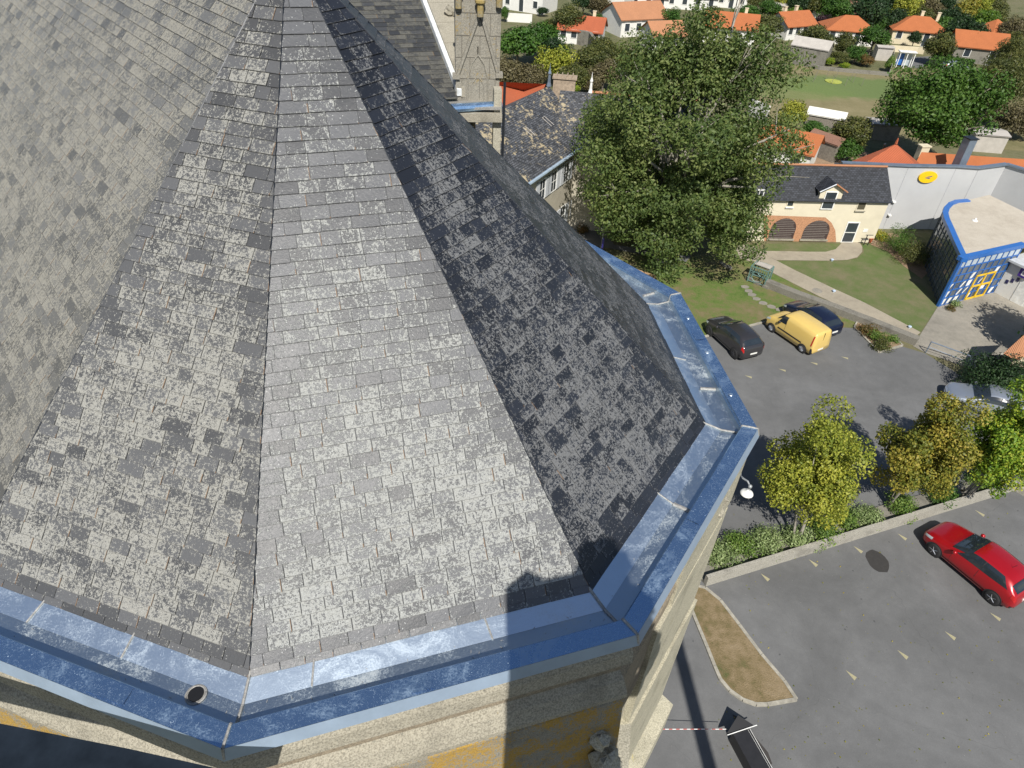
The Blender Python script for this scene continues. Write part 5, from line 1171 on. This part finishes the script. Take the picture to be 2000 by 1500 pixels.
# low yellow round patch of play mat in the field
p = G(1634, 160); q = MB(); q.lathe((0, 0, 0), [(1.2, .0), (1.2, .08), (1.0, .10)], 20); tag(q.build('round_mat', plain('mat_y', (.33, .36, .07), .8, 0, .2, 2)), 'round yellow-green mat lying in the green patch of the field', 'mat').location = (p.x-.5, p.y, .02)
q = MB()
for k in range(9): a_ = k*.7; r_ = 2.4+.8*(k % 3); b = Vector((p.x+math.cos(a_)*r_, p.y+math.sin(a_)*r_*.6, 0)); q.bar(b, b+Vector((.1, 0, 1.3)), .03, 4)
tag(q.build('stakes', M['plank']), 'thin wooden stakes standing round the yellow mat in the field', 'stakes', kind='stuff')
# ---- the manor on the left
zm_ = up(1147, 283, G(1132, 440)); E0 = G(1010, 374, zm_); E1 = G(1127, 293, zm_); dE = (E1-E0).normalized(); E1 = E1+dE*2.6; E0 = E0-dE*3
nm = Vector((dE.y, -dE.x, 0)); nm = nm if nm.dot(Vector((0, -1, 0))) > 0 else -nm
best = min((abs(proj(Vector((*G(1127, 293, zm_).xy, zm_))*1-nm*d+Z*d*.85-dE*((G(1127, 293, zm_)-E0).dot(dE)*0))[1]-172), d) for d in [x*.1 for x in range(20, 90)]); dm_ = 5.2
RA = inplane(1072, 168, E0-nm*dm_, dE); zri = RA.z; R0 = E0-nm*dm_; R0.z = zri
t = thing('manor', 'old manor with rendered walls, white shutters and lichened slate roofs', 'building', (E1.x, E1.y, 0))
Bk0, Bk1 = E0-nm*dm_*2, E1-nm*dm_*2
HR = RA.copy()
rf = adopt(obj('roof', uvquad_mesh([(E0, E1, HR, R0), (Bk1, Bk0, R0, HR), (E1, Bk1, HR)]), M['manor_slate']), t)
q = MB(); P = [E0-nm*.3, E1-nm*.3-dE*.3, Bk1+nm*.3-dE*.3, Bk0+nm*.3]; q.prism([(p.x, p.y) for p in P], 0, zm_-.1); adopt(q.build('wall', M['manor']), t)
q = MB(); q.bar(E0+nm*.08, E1+nm*.08, .13, 8); q.bar(E0+nm*-.15-Z*.16, E1+nm*-.15-Z*.16, .12, 4); o = q.build('gutter', plain('gutter_pale', (.42, .52, .62), .4, .3)); o.parent = rf
q = MB(); q.lathe(HR, [(.22, 0), (.14, .3), (.10, .9), (.16, 1.0), (.05, 1.3), (.01, 1.8)], 8); o = q.build('roof_finial', M['coping']); o.parent = rf
q = MB()
for (x, y) in ((1070, 238), (1102, 219), (1033, 258)):
    v_ = ray(x, y); n_ = (E1-E0).cross(HR-E0).normalized(); s_ = n_.dot(E0-Vector((0, 0, HC)))/n_.dot(Vector(v_)); c_ = Vector(v_)*s_+Vector((0, 0, HC)); up_ = n_.cross(dE).normalized(); up_ = up_ if up_.z > 0 else -up_; nn = n_ if n_.z > 0 else -n_
    for a_ in (-.2, .2): q.bar(c_+dE*a_-up_*.5+nn*.05, c_+dE*a_+up_*.5+nn*.05, .022, 4)
    q.bar(c_-dE*.2+up_*.5+nn*.05, c_+dE*.2+up_*.5+nn*.05, .022, 4)
o = q.build('skylight', M['grey_sheet']); o.parent = rf
fm_ = Face(Vector((*(E0-nm*.3).xy, 0)), Vector((*(E1-nm*.3).xy, 0)))
M['shutter'] = plain('shutter', (.55, .57, .60), .6, 0, .1, 6)
for k, (px, py) in enumerate(((1062, 368), (1082, 356), (1098, 340), (1125, 318), (1150, 300))):
    u, z = fm_.hit(px, py)
for u in [fm_.hit(1052, 395)[0], fm_.hit(1075, 372)[0], fm_.hit(1100, 348)[0], fm_.hit(1128, 320)[0]]:
    for z0, z1 in ((zm_-2.3, zm_-.75), (.9, 2.6)):
        w = fm_.window(t, u, u+.85, z0, z1, M['white_trim'], M['glass'], bars=(1, 1), fw=.05)
        q = MB(); fm_.slab(q, u-.62, u-.08, z0, z1, .03, .09); fm_.slab(q, u+.93, u+1.47, z0, z1, .03, .09); o = q.build('shutter', M['shutter']); o.parent = w
# second wing running right behind the tree
w0, w1 = Vector((*RA.xy, 0)), None
r0_ = G(1153, 181, zri); r1_ = G(1290, 192, zri); dW = (r1_-r0_).normalized(); nW = Vector((dW.y, -dW.x, 0)); nW = nW if nW.y < 0 else -nW
q0 = r0_-dW*2.5; q1 = r1_+dW*4; e0_, e1_ = q0+nW*5.2, q1+nW*5.2; e0_.z = e1_.z = zm_; k0, k1 = q0-nW*5.2, q1-nW*5.2; k0.z = k1.z = zm_
rf2 = adopt(obj('roof', uvquad_mesh([(e0_, e1_, q1, q0), (k1, k0, q0, q1)]), M['manor_slate']), t)
q = MB(); P = [e0_-nW*.3, e1_-nW*.3, k1+nW*.3, k0+nW*.3]; q.prism([(p.x, p.y) for p in P], 0, zm_-.1); adopt(q.build('wall', M['manor']), t)
q = MB(); q.bar(r0_+Z*.05, q1+Z*.05, .13, 6); o = q.build('ridge_tiles', M['tile_pale']); o.parent = rf2
q = MB(); q.lathe(r0_, [(.2, 0), (.12, .3), (.09, .8), (.14, .9), (.04, 1.2), (.01, 1.6)], 8); o = q.build('roof_finial', M['white_trim']); o.parent = rf2
f2 = Face(Vector((*(e0_-nW*.3).xy, 0)), Vector((*(e1_-nW*.3).xy, 0)))
for px in (1198, 1240, 1290):
    u = f2.hit(px, 385)[0]
    for z0, z1 in ((zm_-2.3, zm_-.7), (.9, 2.6)): f2.window(t, u-.5, u+.5, z0, z1, M['white_trim'], M['glass'], bars=(1, 1), fw=.08)
# orange tiled roof beyond and chimney
cz_ = zri-.6; P = [G(960, 218, cz_-1.2), G(1010, 204, cz_-1.2), G(1075, 178, cz_-.9), G(1058, 165, cz_), G(962, 160, cz_)]
zz = P[0]; P2 = [Vector((*G(940, 235, cz_-1.6).xy, cz_-1.6)), Vector((*G(1080, 190, cz_-1.6).xy, cz_-1.6)), Vector((*G(1066, 164, cz_).xy, cz_)), Vector((*G(940, 158, cz_).xy, cz_))]
b_ = [P2[3]*2-P2[0], P2[2]*2-P2[1]]; b_[0].z = b_[1].z = cz_-1.6
nearroof('tiled_barn', 'barn with a red-orange tiled roof showing between the stone pinnacle and the manor ridge', [(P2[0], P2[1], P2[2], P2[3]), (b_[1], b_[0], P2[3], P2[2])], M['tile_red'], cz_-1.6)
cq = G(1100, 192, zri-1.5); zt_ = up(1104, 152, cq); q = MB(); q.box((cq.x, cq.y, zt_/2), (1.9, 1.0, zt_), R(-5)); q.box((cq.x, cq.y, zt_+.06), (2.1, 1.2, .12), R(-5))
for k in range(4): q.box((cq.x-.7+.46*k, cq.y, zt_+.2), (.08, .9, .25), R(-5))
tag(q.build('chimney_stack', plain('ch_brick', (.33, .26, .19), .9, 0, .3, 5, .4)), 'broad brown chimney stack standing behind the manor ridge', 'chimney')
# ================================================================ CARS
def paint(name, c, metal=.0, rough=.28): 
    m, nt, n, l, p = newmat(name); f = noise(nt, coords(nt), 3, 3); l.new(mix(nt, f, c, tuple(x*.9 for x in c)), p.inputs['Base Color']); p.inputs['Roughness'].default_value = rough; p.inputs['Metallic'].default_value = metal; p.inputs['Coat Weight'].default_value = .7; p.inputs['Coat Roughness'].default_value = .05; return m
M['tyre'] = plain('tyre', (.018, .018, .019), .85); M['rim'] = plain('rim', (.55, .56, .58), .3, .8); M['rim_dark'] = plain('rim_dark', (.10, .10, .11), .35, .6); M['cglass'] = glass_mat('car_glass', (.012, .016, .02), .04)
M['red_lamp'] = plain('red_lamp', (.42, .015, .015), .2); M['clear_lamp'] = plain('clear_lamp', (.55, .6, .65), .1, .3); M['trim'] = plain('trim', (.02, .02, .022), .6); M['plate'] = plain('plate', (.75, .75, .70), .4, 0, .25, 60)
HATCH = [(0, .50, .32, .50, .36, .54), (.02, .70, .22, .62, .52, .68), (.07, .82, .19, .72, .58, .79), (.16, .87, .18, .82, .62, .90), (.25, .88, .18, .90, .64, .98), (.30, .88, .18, .94, .66, 1.05), (.37, .88, .18, .95, .63, 1.20), (.44, .88, .18, .96, .61, 1.35), (.52, .88, .18, .98, .60, 1.445), (.60, .88, .18, .99, .60, 1.46), (.70, .88, .18, 1.01, .59, 1.45), (.82, .87, .19, 1.04, .57, 1.40), (.89, .86, .21, 1.05, .54, 1.28), (.945, .84, .23, 1.02, .52, 1.06), (.975, .80, .26, .92, .50, .96), (1, .66, .36, .60, .40, .64)]
SUV = [(a, b, c+.03, d+.09, e, f+.11) for a, b, c, d, e, f in HATCH]
VAN = [(0, .55, .30, .55, .40, .58), (.02, .78, .20, .74, .56, .80), (.08, .84, .18, .92, .62, 1.00), (.17, .87, .18, 1.02, .66, 1.13), (.22, .88, .18, 1.05, .68, 1.20), (.28, .88, .18, 1.06, .66, 1.48), (.34, .88, .18, 1.07, .66, 1.72), (.42, .88, .18, 1.08, .68, 1.80), (.60, .88, .18, 1.08, .70, 1.82), (.80, .88, .19, 1.08, .70, 1.80), (.93, .87, .20, 1.06, .69, 1.76), (.975, .86, .22, 1.04, .67, 1.66), (.99, .84, .26, 1.0, .62, 1.2), (1, .80, .30, .62, .5, .66)]
def car(name, label, cat, st, L, body, p, rz, sc=1.0, van=False, rim='rim', plate=True):
    t = thing(name, label, cat, (p[0], p[1], .012), rz); t.scale = (sc, sc, sc)
    xs = [s[0] for s in st]
    def sec(f):
        k = max(i for i in range(len(xs)) if xs[i] <= f+1e-9); k = min(k, len(xs)-2); h = (f-xs[k])/(xs[k+1]-xs[k]); o = []
        for c in range(1, 6):
            p0 = st[max(k-1, 0)][c]; p1 = st[k][c]; p2 = st[k+1][c]; p3 = st[min(k+2, len(st)-1)][c]
            x0 = xs[max(k-1, 0)]; x1 = xs[k]; x2 = xs[k+1]; x3 = xs[min(k+2, len(st)-1)]; dx = x2-x1
            m1 = (p2-p0)/max(x2-x0, 1e-6)*dx*.9; m2 = (p3-p1)/max(x3-x1, 1e-6)*dx*.9
            if (p2-p1)*(p1-p0) <= 0: m1 = 0
            if (p3-p2)*(p2-p1) <= 0: m2 = 0
            o.append((2*h**3-3*h**2+1)*p1+(h**3-2*h**2+h)*m1+(-2*h**3+3*h**2)*p2+(h**3-h**2)*m2)
        w, z0, zb, wr, zr = o; g = zr-zb; tall = min(1, max(0, (g-.08)/.25)); sh = .965
        wm = w*sh*(1-.45)+wr*.45 if tall < 1 else 0
        hi = (w*sh*.52+wr*.48+.02*tall); r2 = max(0.02, g*.06)
        return [(0, z0), (w*.82, z0), (w*.95, z0+.06), (w, z0+(zb-z0)*.42), (w*1.0, z0+(zb-z0)*.72), (w*sh, zb), (hi*(1)+.02, zb+g*.52), (wr*1.03, zb+g*.90), (wr*.86, zb+g*.975), (0, zr)]
    def surf(f, tt, off=0):
        r = sec(f); n = len(r)-1; x = tt*n; k = min(int(x), n-1); h = x-k
        y = r[k][0]*(1-h)+r[k+1][0]*h; z = r[k][1]*(1-h)+r[k+1][1]*h
        dy = r[k+1][0]-r[k][0]; dz = r[k+1][1]-r[k][1]; q = math.hypot(dy, dz) or 1
        return Vector((L/2-f*L, y+off*dz/q, z-off*dy/q if dz > -1 else z))
    NF, NT = 56, 9; mb = MB(); idx = {}
    for i in range(NF+1):
        f = i/NF; f = f
        for side in (1, -1):
            for j, (y, z) in enumerate(sec(f)): idx[i, side, j] = len(mb.v); mb.v.append((L/2-f*L, y*side, z))
    for i in range(NF):
        for side in (1, -1):
            for j in range(NT):
                a = (idx[i, side, j], idx[i+1, side, j], idx[i+1, side, j+1], idx[i, side, j+1]); mb.f.append(a if side < 0 else a[::-1]); mb.m.append(0)
    for i in (0, NF):
        for j in range(NT): mb.f.append((idx[i, 1, j], idx[i, 1, j+1], idx[i, -1, j+1], idx[i, -1, j])); mb.m.append(0)
    ob = mb.build('body', body, t, True)
    def patch(nm, fs, ts, mat, off=.006, both=True, n=8, m=5, trap=(0, 0), parent=None, _s=None):
        two = ts[1] < .999
        if both and two and _s is None:
            for s_ in (1, -1): o = patch(nm, fs, ts, mat, off, both, n, m, trap, parent, s_)
            return o
        q = MB()
        for side in ((1, -1) if _s is None else (_s,)):
            for i in range(n):
                for j in range(m):
                    P = []
                    for ii, jj in ((i, j), (i+1, j), (i+1, j+1), (i, j+1)):
                        v = jj/m; f0 = fs[0]+trap[0]*v; f1 = fs[1]-trap[1]*v; w = surf(f0+(f1-f0)*ii/n, ts[0]+(ts[1]-ts[0])*v, off); P.append((w.x, w.y*side, w.z+off*.5))
                    q.quad(*(P if side < 0 else P[::-1]))
        return q.build(nm, mat, parent or t, True)
    if van:
        patch('windscreen', (.235, .335), (.70, 1.0), M['cglass'], .012, n=6, m=5)
        patch('side_window', (.275, .42), (.575, .75), M['cglass'], .012, trap=(.05, .0)); patch('side_moulding', (.30, .78), (.36, .40), M['trim'], .016, m=1)
        patch('cargo_door_seam', (.42, .424), (.3, .77), M['trim'], .006, m=3); patch('bumper', (.965, 1.0), (.12, .38), M['trim'], .015)
        patch('front_bumper', (.0, .06), (.12, .44), M['trim'], .015)
        patch('tail_light', (.945, .965), (.45, .72), M['red_lamp'], .014, n=2)
    else:
        patch('windscreen', (.30, .47), (.685, 1.0), M['cglass'], .010, n=9, m=5)
        patch('side_window', (.35, .60), (.57, .765), M['cglass'], .010, trap=(.12, 0)); patch('side_window', (.61, .88), (.57, .765), M['cglass'], .010, trap=(0, .09)); patch('window_pillar', (.598, .612), (.57, .765), M['trim'], .009)
        patch('rear_window', (.885, .955), (.72, 1.0), M['cglass'], .012, n=5, m=5)
        patch('sill_trim', (.23, .78), (.12, .26), M['trim'], .010, m=2)
        patch('tail_light', (.935, .985), (.46, .56), M['red_lamp'], .012, n=4, m=2); patch('rear_bumper', (.975, 1.0), (.12, .30), M['trim'], .010, m=3)
        patch('door_seam', (.60, .603), (.28, .55), M['trim'], .005, m=3); patch('door_seam', (.335, .338), (.28, .55), M['trim'], .005, m=3)
    patch('headlight', (.03, .115), (.48, .56), M['clear_lamp'], .012, n=5, m=2)
    wb = .64*L; xf = L/2-.185*L; rad = .31 if not van else .31
    if st is SUV: rad = .35
    hw = .88
    for x in (xf, xf-wb):
        for s in (1, -1):
            q = MB(); rq = Vector((0, 1, 0)).to_track_quat('Z', 'X'); c = Vector((x, s*(hw-.17), rad))
            qa = Matrix.Rotation(-s*math.pi/2, 3, 'X').to_quaternion()
            q.lathe(c, [(rad*.62, .0), (rad*.93, .0), (rad, .04), (rad, .16), (rad*.95, .20), (rad*.66, .205)], 24, q=qa); w = q.build('wheel', M['tyre'], t, True)
            q = MB(); q.lathe(c, [(rad*.66, .17), (rad*.64, .20), (rad*.60, .19), (rad*.58, .16)], 24, q=qa)
            ns = 5 if not van else 12
            for k in range(ns):
                a = k*2*math.pi/ns; e = c+qa @ Vector((math.cos(a)*rad*.6, math.sin(a)*rad*.6, .185)); q.bar(c+qa @ Vector((0, 0, .19)), e, .03 if not van else .045, 4)
            q.lathe(c, [(rad*.16, .15), (rad*.16, .205), (rad*.05, .21)], 10, q=qa); q.build('rim', M[rim], w)
            q = MB(); q.lathe(c, [(rad*1.16, .145), (rad*1.16, .172), (rad*.2, .172)], 24, q=qa); q.build('wheel_arch', M['trim'], t)
    for s in (1, -1):
        q = MB(); f = .355 if not van else .31; b = surf(f, .56); q.lathe((b.x, s*(b.y+.11), b.z+.05), [(.02, -.08), (.085, -.05), (.09, .05), (.03, .09)], 8); q.bar((b.x, s*(b.y-.02), b.z), (b.x, s*(b.y+.08), b.z+.03), .02, 5); q.build('mirror', body if not van else M['trim'], t, True)
    if plate: q = MB(); zz = .80 if not van else .62; xx = -L/2-.005; q.box((xx+.02, 0, zz-.16), (.05, .5, .11)); q.build('number_plate', M['plate'], t)
    if van: 
        q = MB(); q.box((-L/2+.055, 0, 1.15), (.03, .015, 1.1)); q.build('door_split', M['trim'], t)
    else: q = MB(); q.bar((L*.10-L*.36, 0, 1.44), (L*.10-L*.38, 0, 1.66), .008, 4); q.build('aerial', M['trim'], t)
    return t
def wheels(front, rear, zoff=.31):   # place from the two near-side wheels seen in the photo
    a, b = G(*front, zoff), G(*rear, zoff); d = (a-b); rz = math.atan2(d.y, d.x); s = d.length; n = Vector((-d.y, d.x, 0)).normalized(); return (a+b)/2, rz, s, n
def place(name, label, cat, st, L, body, fr, rr, **k):
    m, rz, wb, n = wheels(fr, rr); sc = wb/(.64*L); c = m-n*(.80*sc); d = Vector((math.cos(rz), math.sin(rz), 0)); c = c-d*((.5-.185-.32)*L*sc)
    return car(name, label, cat, st, L, body, (c.x, c.y), rz, sc, **k)
place('parked_car', 'shiny red hatchback parked alone on the lower car park', 'car', HATCH, 4.06, paint('paint_red', (.40, .006, .012), .25), (1825, 1074), (1938, 1167))
place('parked_car', 'charcoal grey crossover parked beside the church gutter, left of the yellow van', 'car', SUV, 4.12, paint('paint_grey', (.05, .048, .052), .4), (1386, 647), (1434.5, 691.5), rim='rim_dark')
place('parked_van', 'yellow delivery van parked between the grey and navy cars', 'van', VAN, 4.21, paint('paint_yellow', (.70, .50, .15), 0, .35), (1507.5, 640), (1567, 680.5), van=True)
m, rz, wb, n = wheels((1507.5, 640), (1567, 680.5)); d = Vector((math.cos(rz), math.sin(rz), 0)); q_ = G(1627, 664); sc_2 = wb/(.64*4.1)
car('parked_car', 'dark navy hatchback parked on the far side of the yellow van', 'car', HATCH, 4.05, paint('paint_navy', (.012, .018, .045), .3), tuple((q_+d*(2.05*sc_2)+n*0)[:2]), rz-R(3), sc_2)
p = G(1932, 803); car('parked_car', 'silver-blue car half hidden behind the yellow-green tree', 'car', HATCH, 4.2, paint('paint_silver', (.42, .46, .52), .6), (p.x-.4, p.y+.2), R(158), 1.05)
p = G(1862, 138); car('parked_car', 'small pale blue-grey car parked under the barn hedge, far away', 'car', HATCH, 4.0, paint('paint_silver2', (.36, .40, .46), .5), (p.x, p.y), R(0), 1.0)
# ================================================================ SMALL THINGS
def rail():
    b0 = G(1807.4, 689.5); b1 = G(1889, 714.5); zt = up(1819, 667.5, b0); t = thing('handrail', 'grey steel handrail along the edge of the paved ramp', 'handrail', b0); d = (b1-b0); q = MB(); q.bar((0, 0, 0), (0, 0, zt), .035, 8); q.bar(d, d+Z*zt*.55, .035, 8); q.build('post', M['coping'], t)
    q = MB(); q.tube([(0, 0, zt), d*.95+Z*zt*.82, d+Z*zt*.5], [.04]*3, 8); q.build('top_rail', M['coping'], t); q = MB(); q.bar((0, 0, zt*.55), d+Z*zt*.3, .02, 6); q.build('lower_rail', M['coping'], t)
rail()
def lamp_post():
    c = G(1459, 962, 4.2); t = thing('street_lamp', 'street lamp with a round white shade hanging from curved grey arms beside the church gutter', 'street lamp', (c.x-1.0, c.y+.45, 0)); o = t.location; L = lambda p: p-o
    q = MB(); pb = Vector((o.x, o.y, 0)); q.bar(L(pb), L(pb+Z*4.6), .07, 10, .045); q.build('post', plain('lamp_grey', (.35, .37, .38), .5, .3), t)
    a = G(1444, 926, 4.5); b = G(1465, 950, 4.6); q = MB(); q.tube([L(pb+Z*4.3), L(a), L(a.lerp(b, .35)+Vector((-.05, -.1, .1))), L(a.lerp(b, .7)+Vector((0, -.03, .12))), L(b)], [.04, .04, .045, .04, .035], 8); q.build('arm', M['_lamp'], t)
    q = MB(); q.lathe(L(b), [(.02, -.09), (.085, -.05), (.085, .05), (.02, .09)], 12); q.lathe(L(a), [(.02, -.09), (.085, -.05), (.085, .05), (.02, .09)], 12); q.build('joint_ball', M['_lamp'], t, True)
    q = MB(); q.lathe(L(c), [(.27, -.10), (.29, -.06), (.27, -.01), (.20, .06), (.07, .10), (.03, .16)], 24); q.build('shade', M['white_trim'], t, True); q = MB(); q.lathe(L(c), [(.292, -.075), (.292, -.05)], 24); q.build('shade_rim', M['trim'], t)
M['_lamp'] = plain('lamp_grey2', (.35, .37, .38), .5, .3)
lamp_post()
def small_lamp(bx, by, tx, ty, label, banner=False):
    b = G(bx, by); z = up(tx, ty, b); t = thing('lamp_post', label, 'lamp post', b); q = MB(); q.bar((0, 0, 0), (0, 0, z), .05, 8, .035); q.build('post', M['_lamp'], t); q = MB(); q.lathe((0, 0, z), [(.05, 0), (.24, .04), (.20, .12), (.05, .16)], 12); q.build('lamp_head', M['white_trim'], t)
    if banner: q = MB(); q.box((0.06, -.03, z*.3), (.16, .14, z*.6)); q.build('banner', plain('banner', (.05, .04, .28), .6), t)
small_lamp(1173, 494, 1182, 448, 'slim lamp post with a white head and a purple wrap beside the lawn path', True)
small_lamp(1667, 60, 1663, 32, 'tall lamp with a white head beside the long brown roof', False)
small_lamp(1786, 72, 1790, 41, 'lamp with a white head at the edge of the far wood', False)
gl0 = None
for x, y in ((1629, 568), (1777, 638), (1625.5, 507)):
    p = G(x, y, .12)
    if gl0 is None: q = MB(); q.lathe((0, 0, -.12), [(.07, 0), (.07, .12), (.13, .13), (.12, .17), (.03, .19)], 12); gl0 = q.mesh('ground_lamp'); gl0.materials.append(plain('glamp', (.45, .55, .68), .3, 0, .2, 6))
    o = obj('ground_lamp', gl0); o.location = p; tag(o, {629: 'low round ground lamp halfway along the footpath', 777: 'low round ground lamp at the near end of the footpath'}.get(int(x) % 1000, 'low round ground lamp on the curved path before the arches'), 'ground lamp', 'round lamps along the footpath')
# green ironwork frame
p = G(1459, 549); p2 = G(1478, 556); t = thing('ironwork_frame', 'square green ironwork frame standing on the lawn edge', 'garden structure', p, math.atan2((p2-p).y, (p2-p).x)); zt = up(1457, 517, p); w = 1.35
M['verdigris'] = plain('verdigris', (.13, .22, .20), .6, .2, .3, 8)
q = MB()
for x in (0, w):
    for y in (0, 1.1): q.bar((x, y, 0), (x, y, zt), .05, 6)
q.build('post', M['verdigris'], t); q = MB()
for y in (0, 1.1):
    q.bar((0, y, zt), (w, y, zt), .045, 5); q.bar((0, y, .12), (w, y, .12), .04, 5); q.bar((0, y, zt*.72), (w, y, zt*.72), .03, 5)
    for k in range(1, 8): q.bar((w*k/8, y, zt*.72), (w*k/8, y, zt), .025, 4)
    for k in range(14): a, b = math.pi*k/14+math.pi, math.pi*(k+1)/14+math.pi; q.bar((w/2+math.cos(a)*w*.34, y, zt*.5+math.sin(a)*zt*.36), (w/2+math.cos(b)*w*.34, y, zt*.5+math.sin(b)*zt*.36), .03, 4)
    for s in (-1, 1): q.bar((w/2+s*w*.34, y, zt*.5), (w/2+s*w*.34, y, zt*.72), .03, 4)
for x in (0, w):
    q.bar((x, 0, zt), (x, 1.1, zt), .045, 5); q.bar((x, 0, .12), (x, 1.1, .12), .04, 5); q.bar((x, 0, .1), (x, 1.1, zt), .03, 4); q.bar((x, 1.1, .1), (x, 0, zt), .03, 4)
q.build('scrollwork', M['verdigris'], t); q = MB(); q.box((w/2, .75, zt+.03), (w*.9, .6, .05)); q.build('top_plate', M['grey_sheet'], t)
# bench under the tree
p = G(1252, 552); t = thing('bench', 'wooden bench half in shade under the huge tree', 'bench', p, R(-32)); q = MB()
for k in range(3): q.box((0, -.15+.15*k, .42), (1.9, .12, .05))
q.build('seat', plain('bench_wood', (.42, .28, .16), .7, 0, .2, 6), t); q = MB()
for k in range(2): q.box((0, .26, .62+.16*k), (1.9, .04, .12))
q.build('backrest', M['bench_wood'] if 'bench_wood' in M else _mc['bench_wood'], t)
for s in (-1, 1): q = MB(); q.box((s*.8, 0, .2), (.07, .5, .4)); q.box((s*.8, .24, .55), (.06, .05, .5)); q.build('leg', M['dark_metal'], t)
# bicycle-like rack by the cream door
u_ = fc.hit(1683, 470)[0]; q = MB(); o0 = fc.at(u_, 0, .5)
q.bar(o0, o0+Z*.95, .04, 6); q.bar(o0+Z*.95-fc.U*.15, o0+Z*.95+fc.U*.5, .03, 6); q.bar(o0+fc.U*-.3+Z*.5, o0+fc.U*.2+Z*.55, .05, 6); q.bar(o0+fc.U*.35, o0+fc.U*.35+Z*.5, .03, 5)
tag(q.build('door_stand', M['dark_metal']), 'thin black metal stand beside the glass door of the cream building', 'stand')
q = MB(); pp_ = G(1698, 473); q.lathe((pp_.x, pp_.y, 0), [(.16, 0), (.24, .35), (.26, .4), (.2, .4)], 12); tag(q.build('flower_pot', M['tile_red']), 'terracotta pot at the corner of the cream building', 'flower pot')
# narrow black gable-topped cabinet holding the barrier tape
p = G(1432, 1428); ang_ = R(-47); t = thing('covered_trolley', 'narrow black gable-topped trolley with a white edge at the bottom of the car park', 'trolley', p); d = (G(1480, 1520)-G(1428, 1424)); d.z = 0; d.normalize(); s_ = Vector((-d.y, d.x, 0)); hh = .62
q = MB(); a = Vector((0, 0, 0)); W_ = .36
def PT(x, y, z): return tuple(d*x+s_*y+Z*z)
for (x0, x1) in ((.25, 3.2),):
    P = [PT(x0, -W_, 0), PT(x1, -W_, 0), PT(x1, W_, 0), PT(x0, W_, 0)]; T = [PT(x0, -W_, hh), PT(x1, -W_, hh), PT(x1, W_, hh), PT(x0, W_, hh)]
    q.quad(P[0], P[1], T[1], T[0]); q.quad(P[1], P[2], T[2], T[1]); q.quad(P[2], P[3], T[3], T[2]); q.quad(P[3], P[0], T[0], T[3]); q.quad(*T)
q.build('body', plain('box_dark', (.02, .02, .022), .5), t)
q = MB(); q.quad(PT(.22, -.6, hh+.02), PT(.22, .55, hh+.02), PT(-.2, .1, hh+.2)); q.quad(PT(.22, -.6, hh-.02), PT(-.2, .1, hh+.15), PT(.22, .55, hh-.02)); q.quad(PT(.25, -.62, hh-.02), PT(.25, .62, hh-.02), PT(.25, .62, hh+.04), PT(.25, -.62, hh+.04)); q.build('cover', M['black'], t)
q = MB(); q.bar(PT(.27, -.6, hh+.03), PT(.27, .66, hh+.05), .018, 5); q.bar(PT(.3, .34, hh+.02), PT(3.2, .36, hh+.02), .011, 5); q.bar(PT(.3, .26, hh+.015), PT(3.2, .3, hh+.015), .006, 4); q.build('edge_trim', M['white_trim'], t)
tp0 = Vector((*G(1418, 1424, .6).xy, .6)); tp1 = Vector((*G(1235, 1424, .9).xy, .9)); q = MB(); n = 26
for k in range(n):
    if k % 2 == 0: q.bar(tp0.lerp(tp1, k/n), tp0.lerp(tp1, (k+1)/n), .014, 4)
    else: q.bar(tp0.lerp(tp1, k/n), tp0.lerp(tp1, (k+1)/n), .014, 4, m=1)
o = q.build('barrier_tape', [plain('tape_white', (.8, .78, .76), .5), plain('tape_red', (.55, .12, .10), .5)]); tag(o, 'red and white barrier tape stretched from the church wall to the black trolley', 'tape')
mb = MB(); P = GL([(1430, 1395), (1455, 1408), (1475, 1440), (1500, 1470), (1508, 1492), (1490, 1505), (1470, 1490), (1450, 1440)]); mb.quad(*[(p.x, p.y, .019) for p in P][::-1])  # flat dark brown patch laid on the asphalt
tag(mb.build('brown_patch', plain('darkish', (.045, .040, .037), .8)), 'brownish dark patch on the asphalt beside the black trolley', 'stain')
# manhole in the path
p = G(1596, 568); q = MB(); q.lathe((p.x, p.y, .016), [(.38, 0), (.38, .012), (.33, .014)], 18); tag(q.build('manhole_cover', M['pave']), 'round concrete manhole cover in the footpath', 'manhole cover')
# scattered fallen leaves on the lower lot
rg = np.random.default_rng(12); n = 260; P = np.array([list(G(rg.uniform(1400, 1990), rg.uniform(1000, 1490))) for _ in range(n)]); P[:, 2] = .03; cm = leafmesh('fallen', leaves(P, np.tile([0, 0, 3.0], (n, 1)), .07, 3), rg.random(n), 3); cm.materials.append(LM['gold']); o = obj('fallen_leaves', cm); tag(o, 'small dry leaves scattered over the lower car park', 'leaves', kind='stuff')
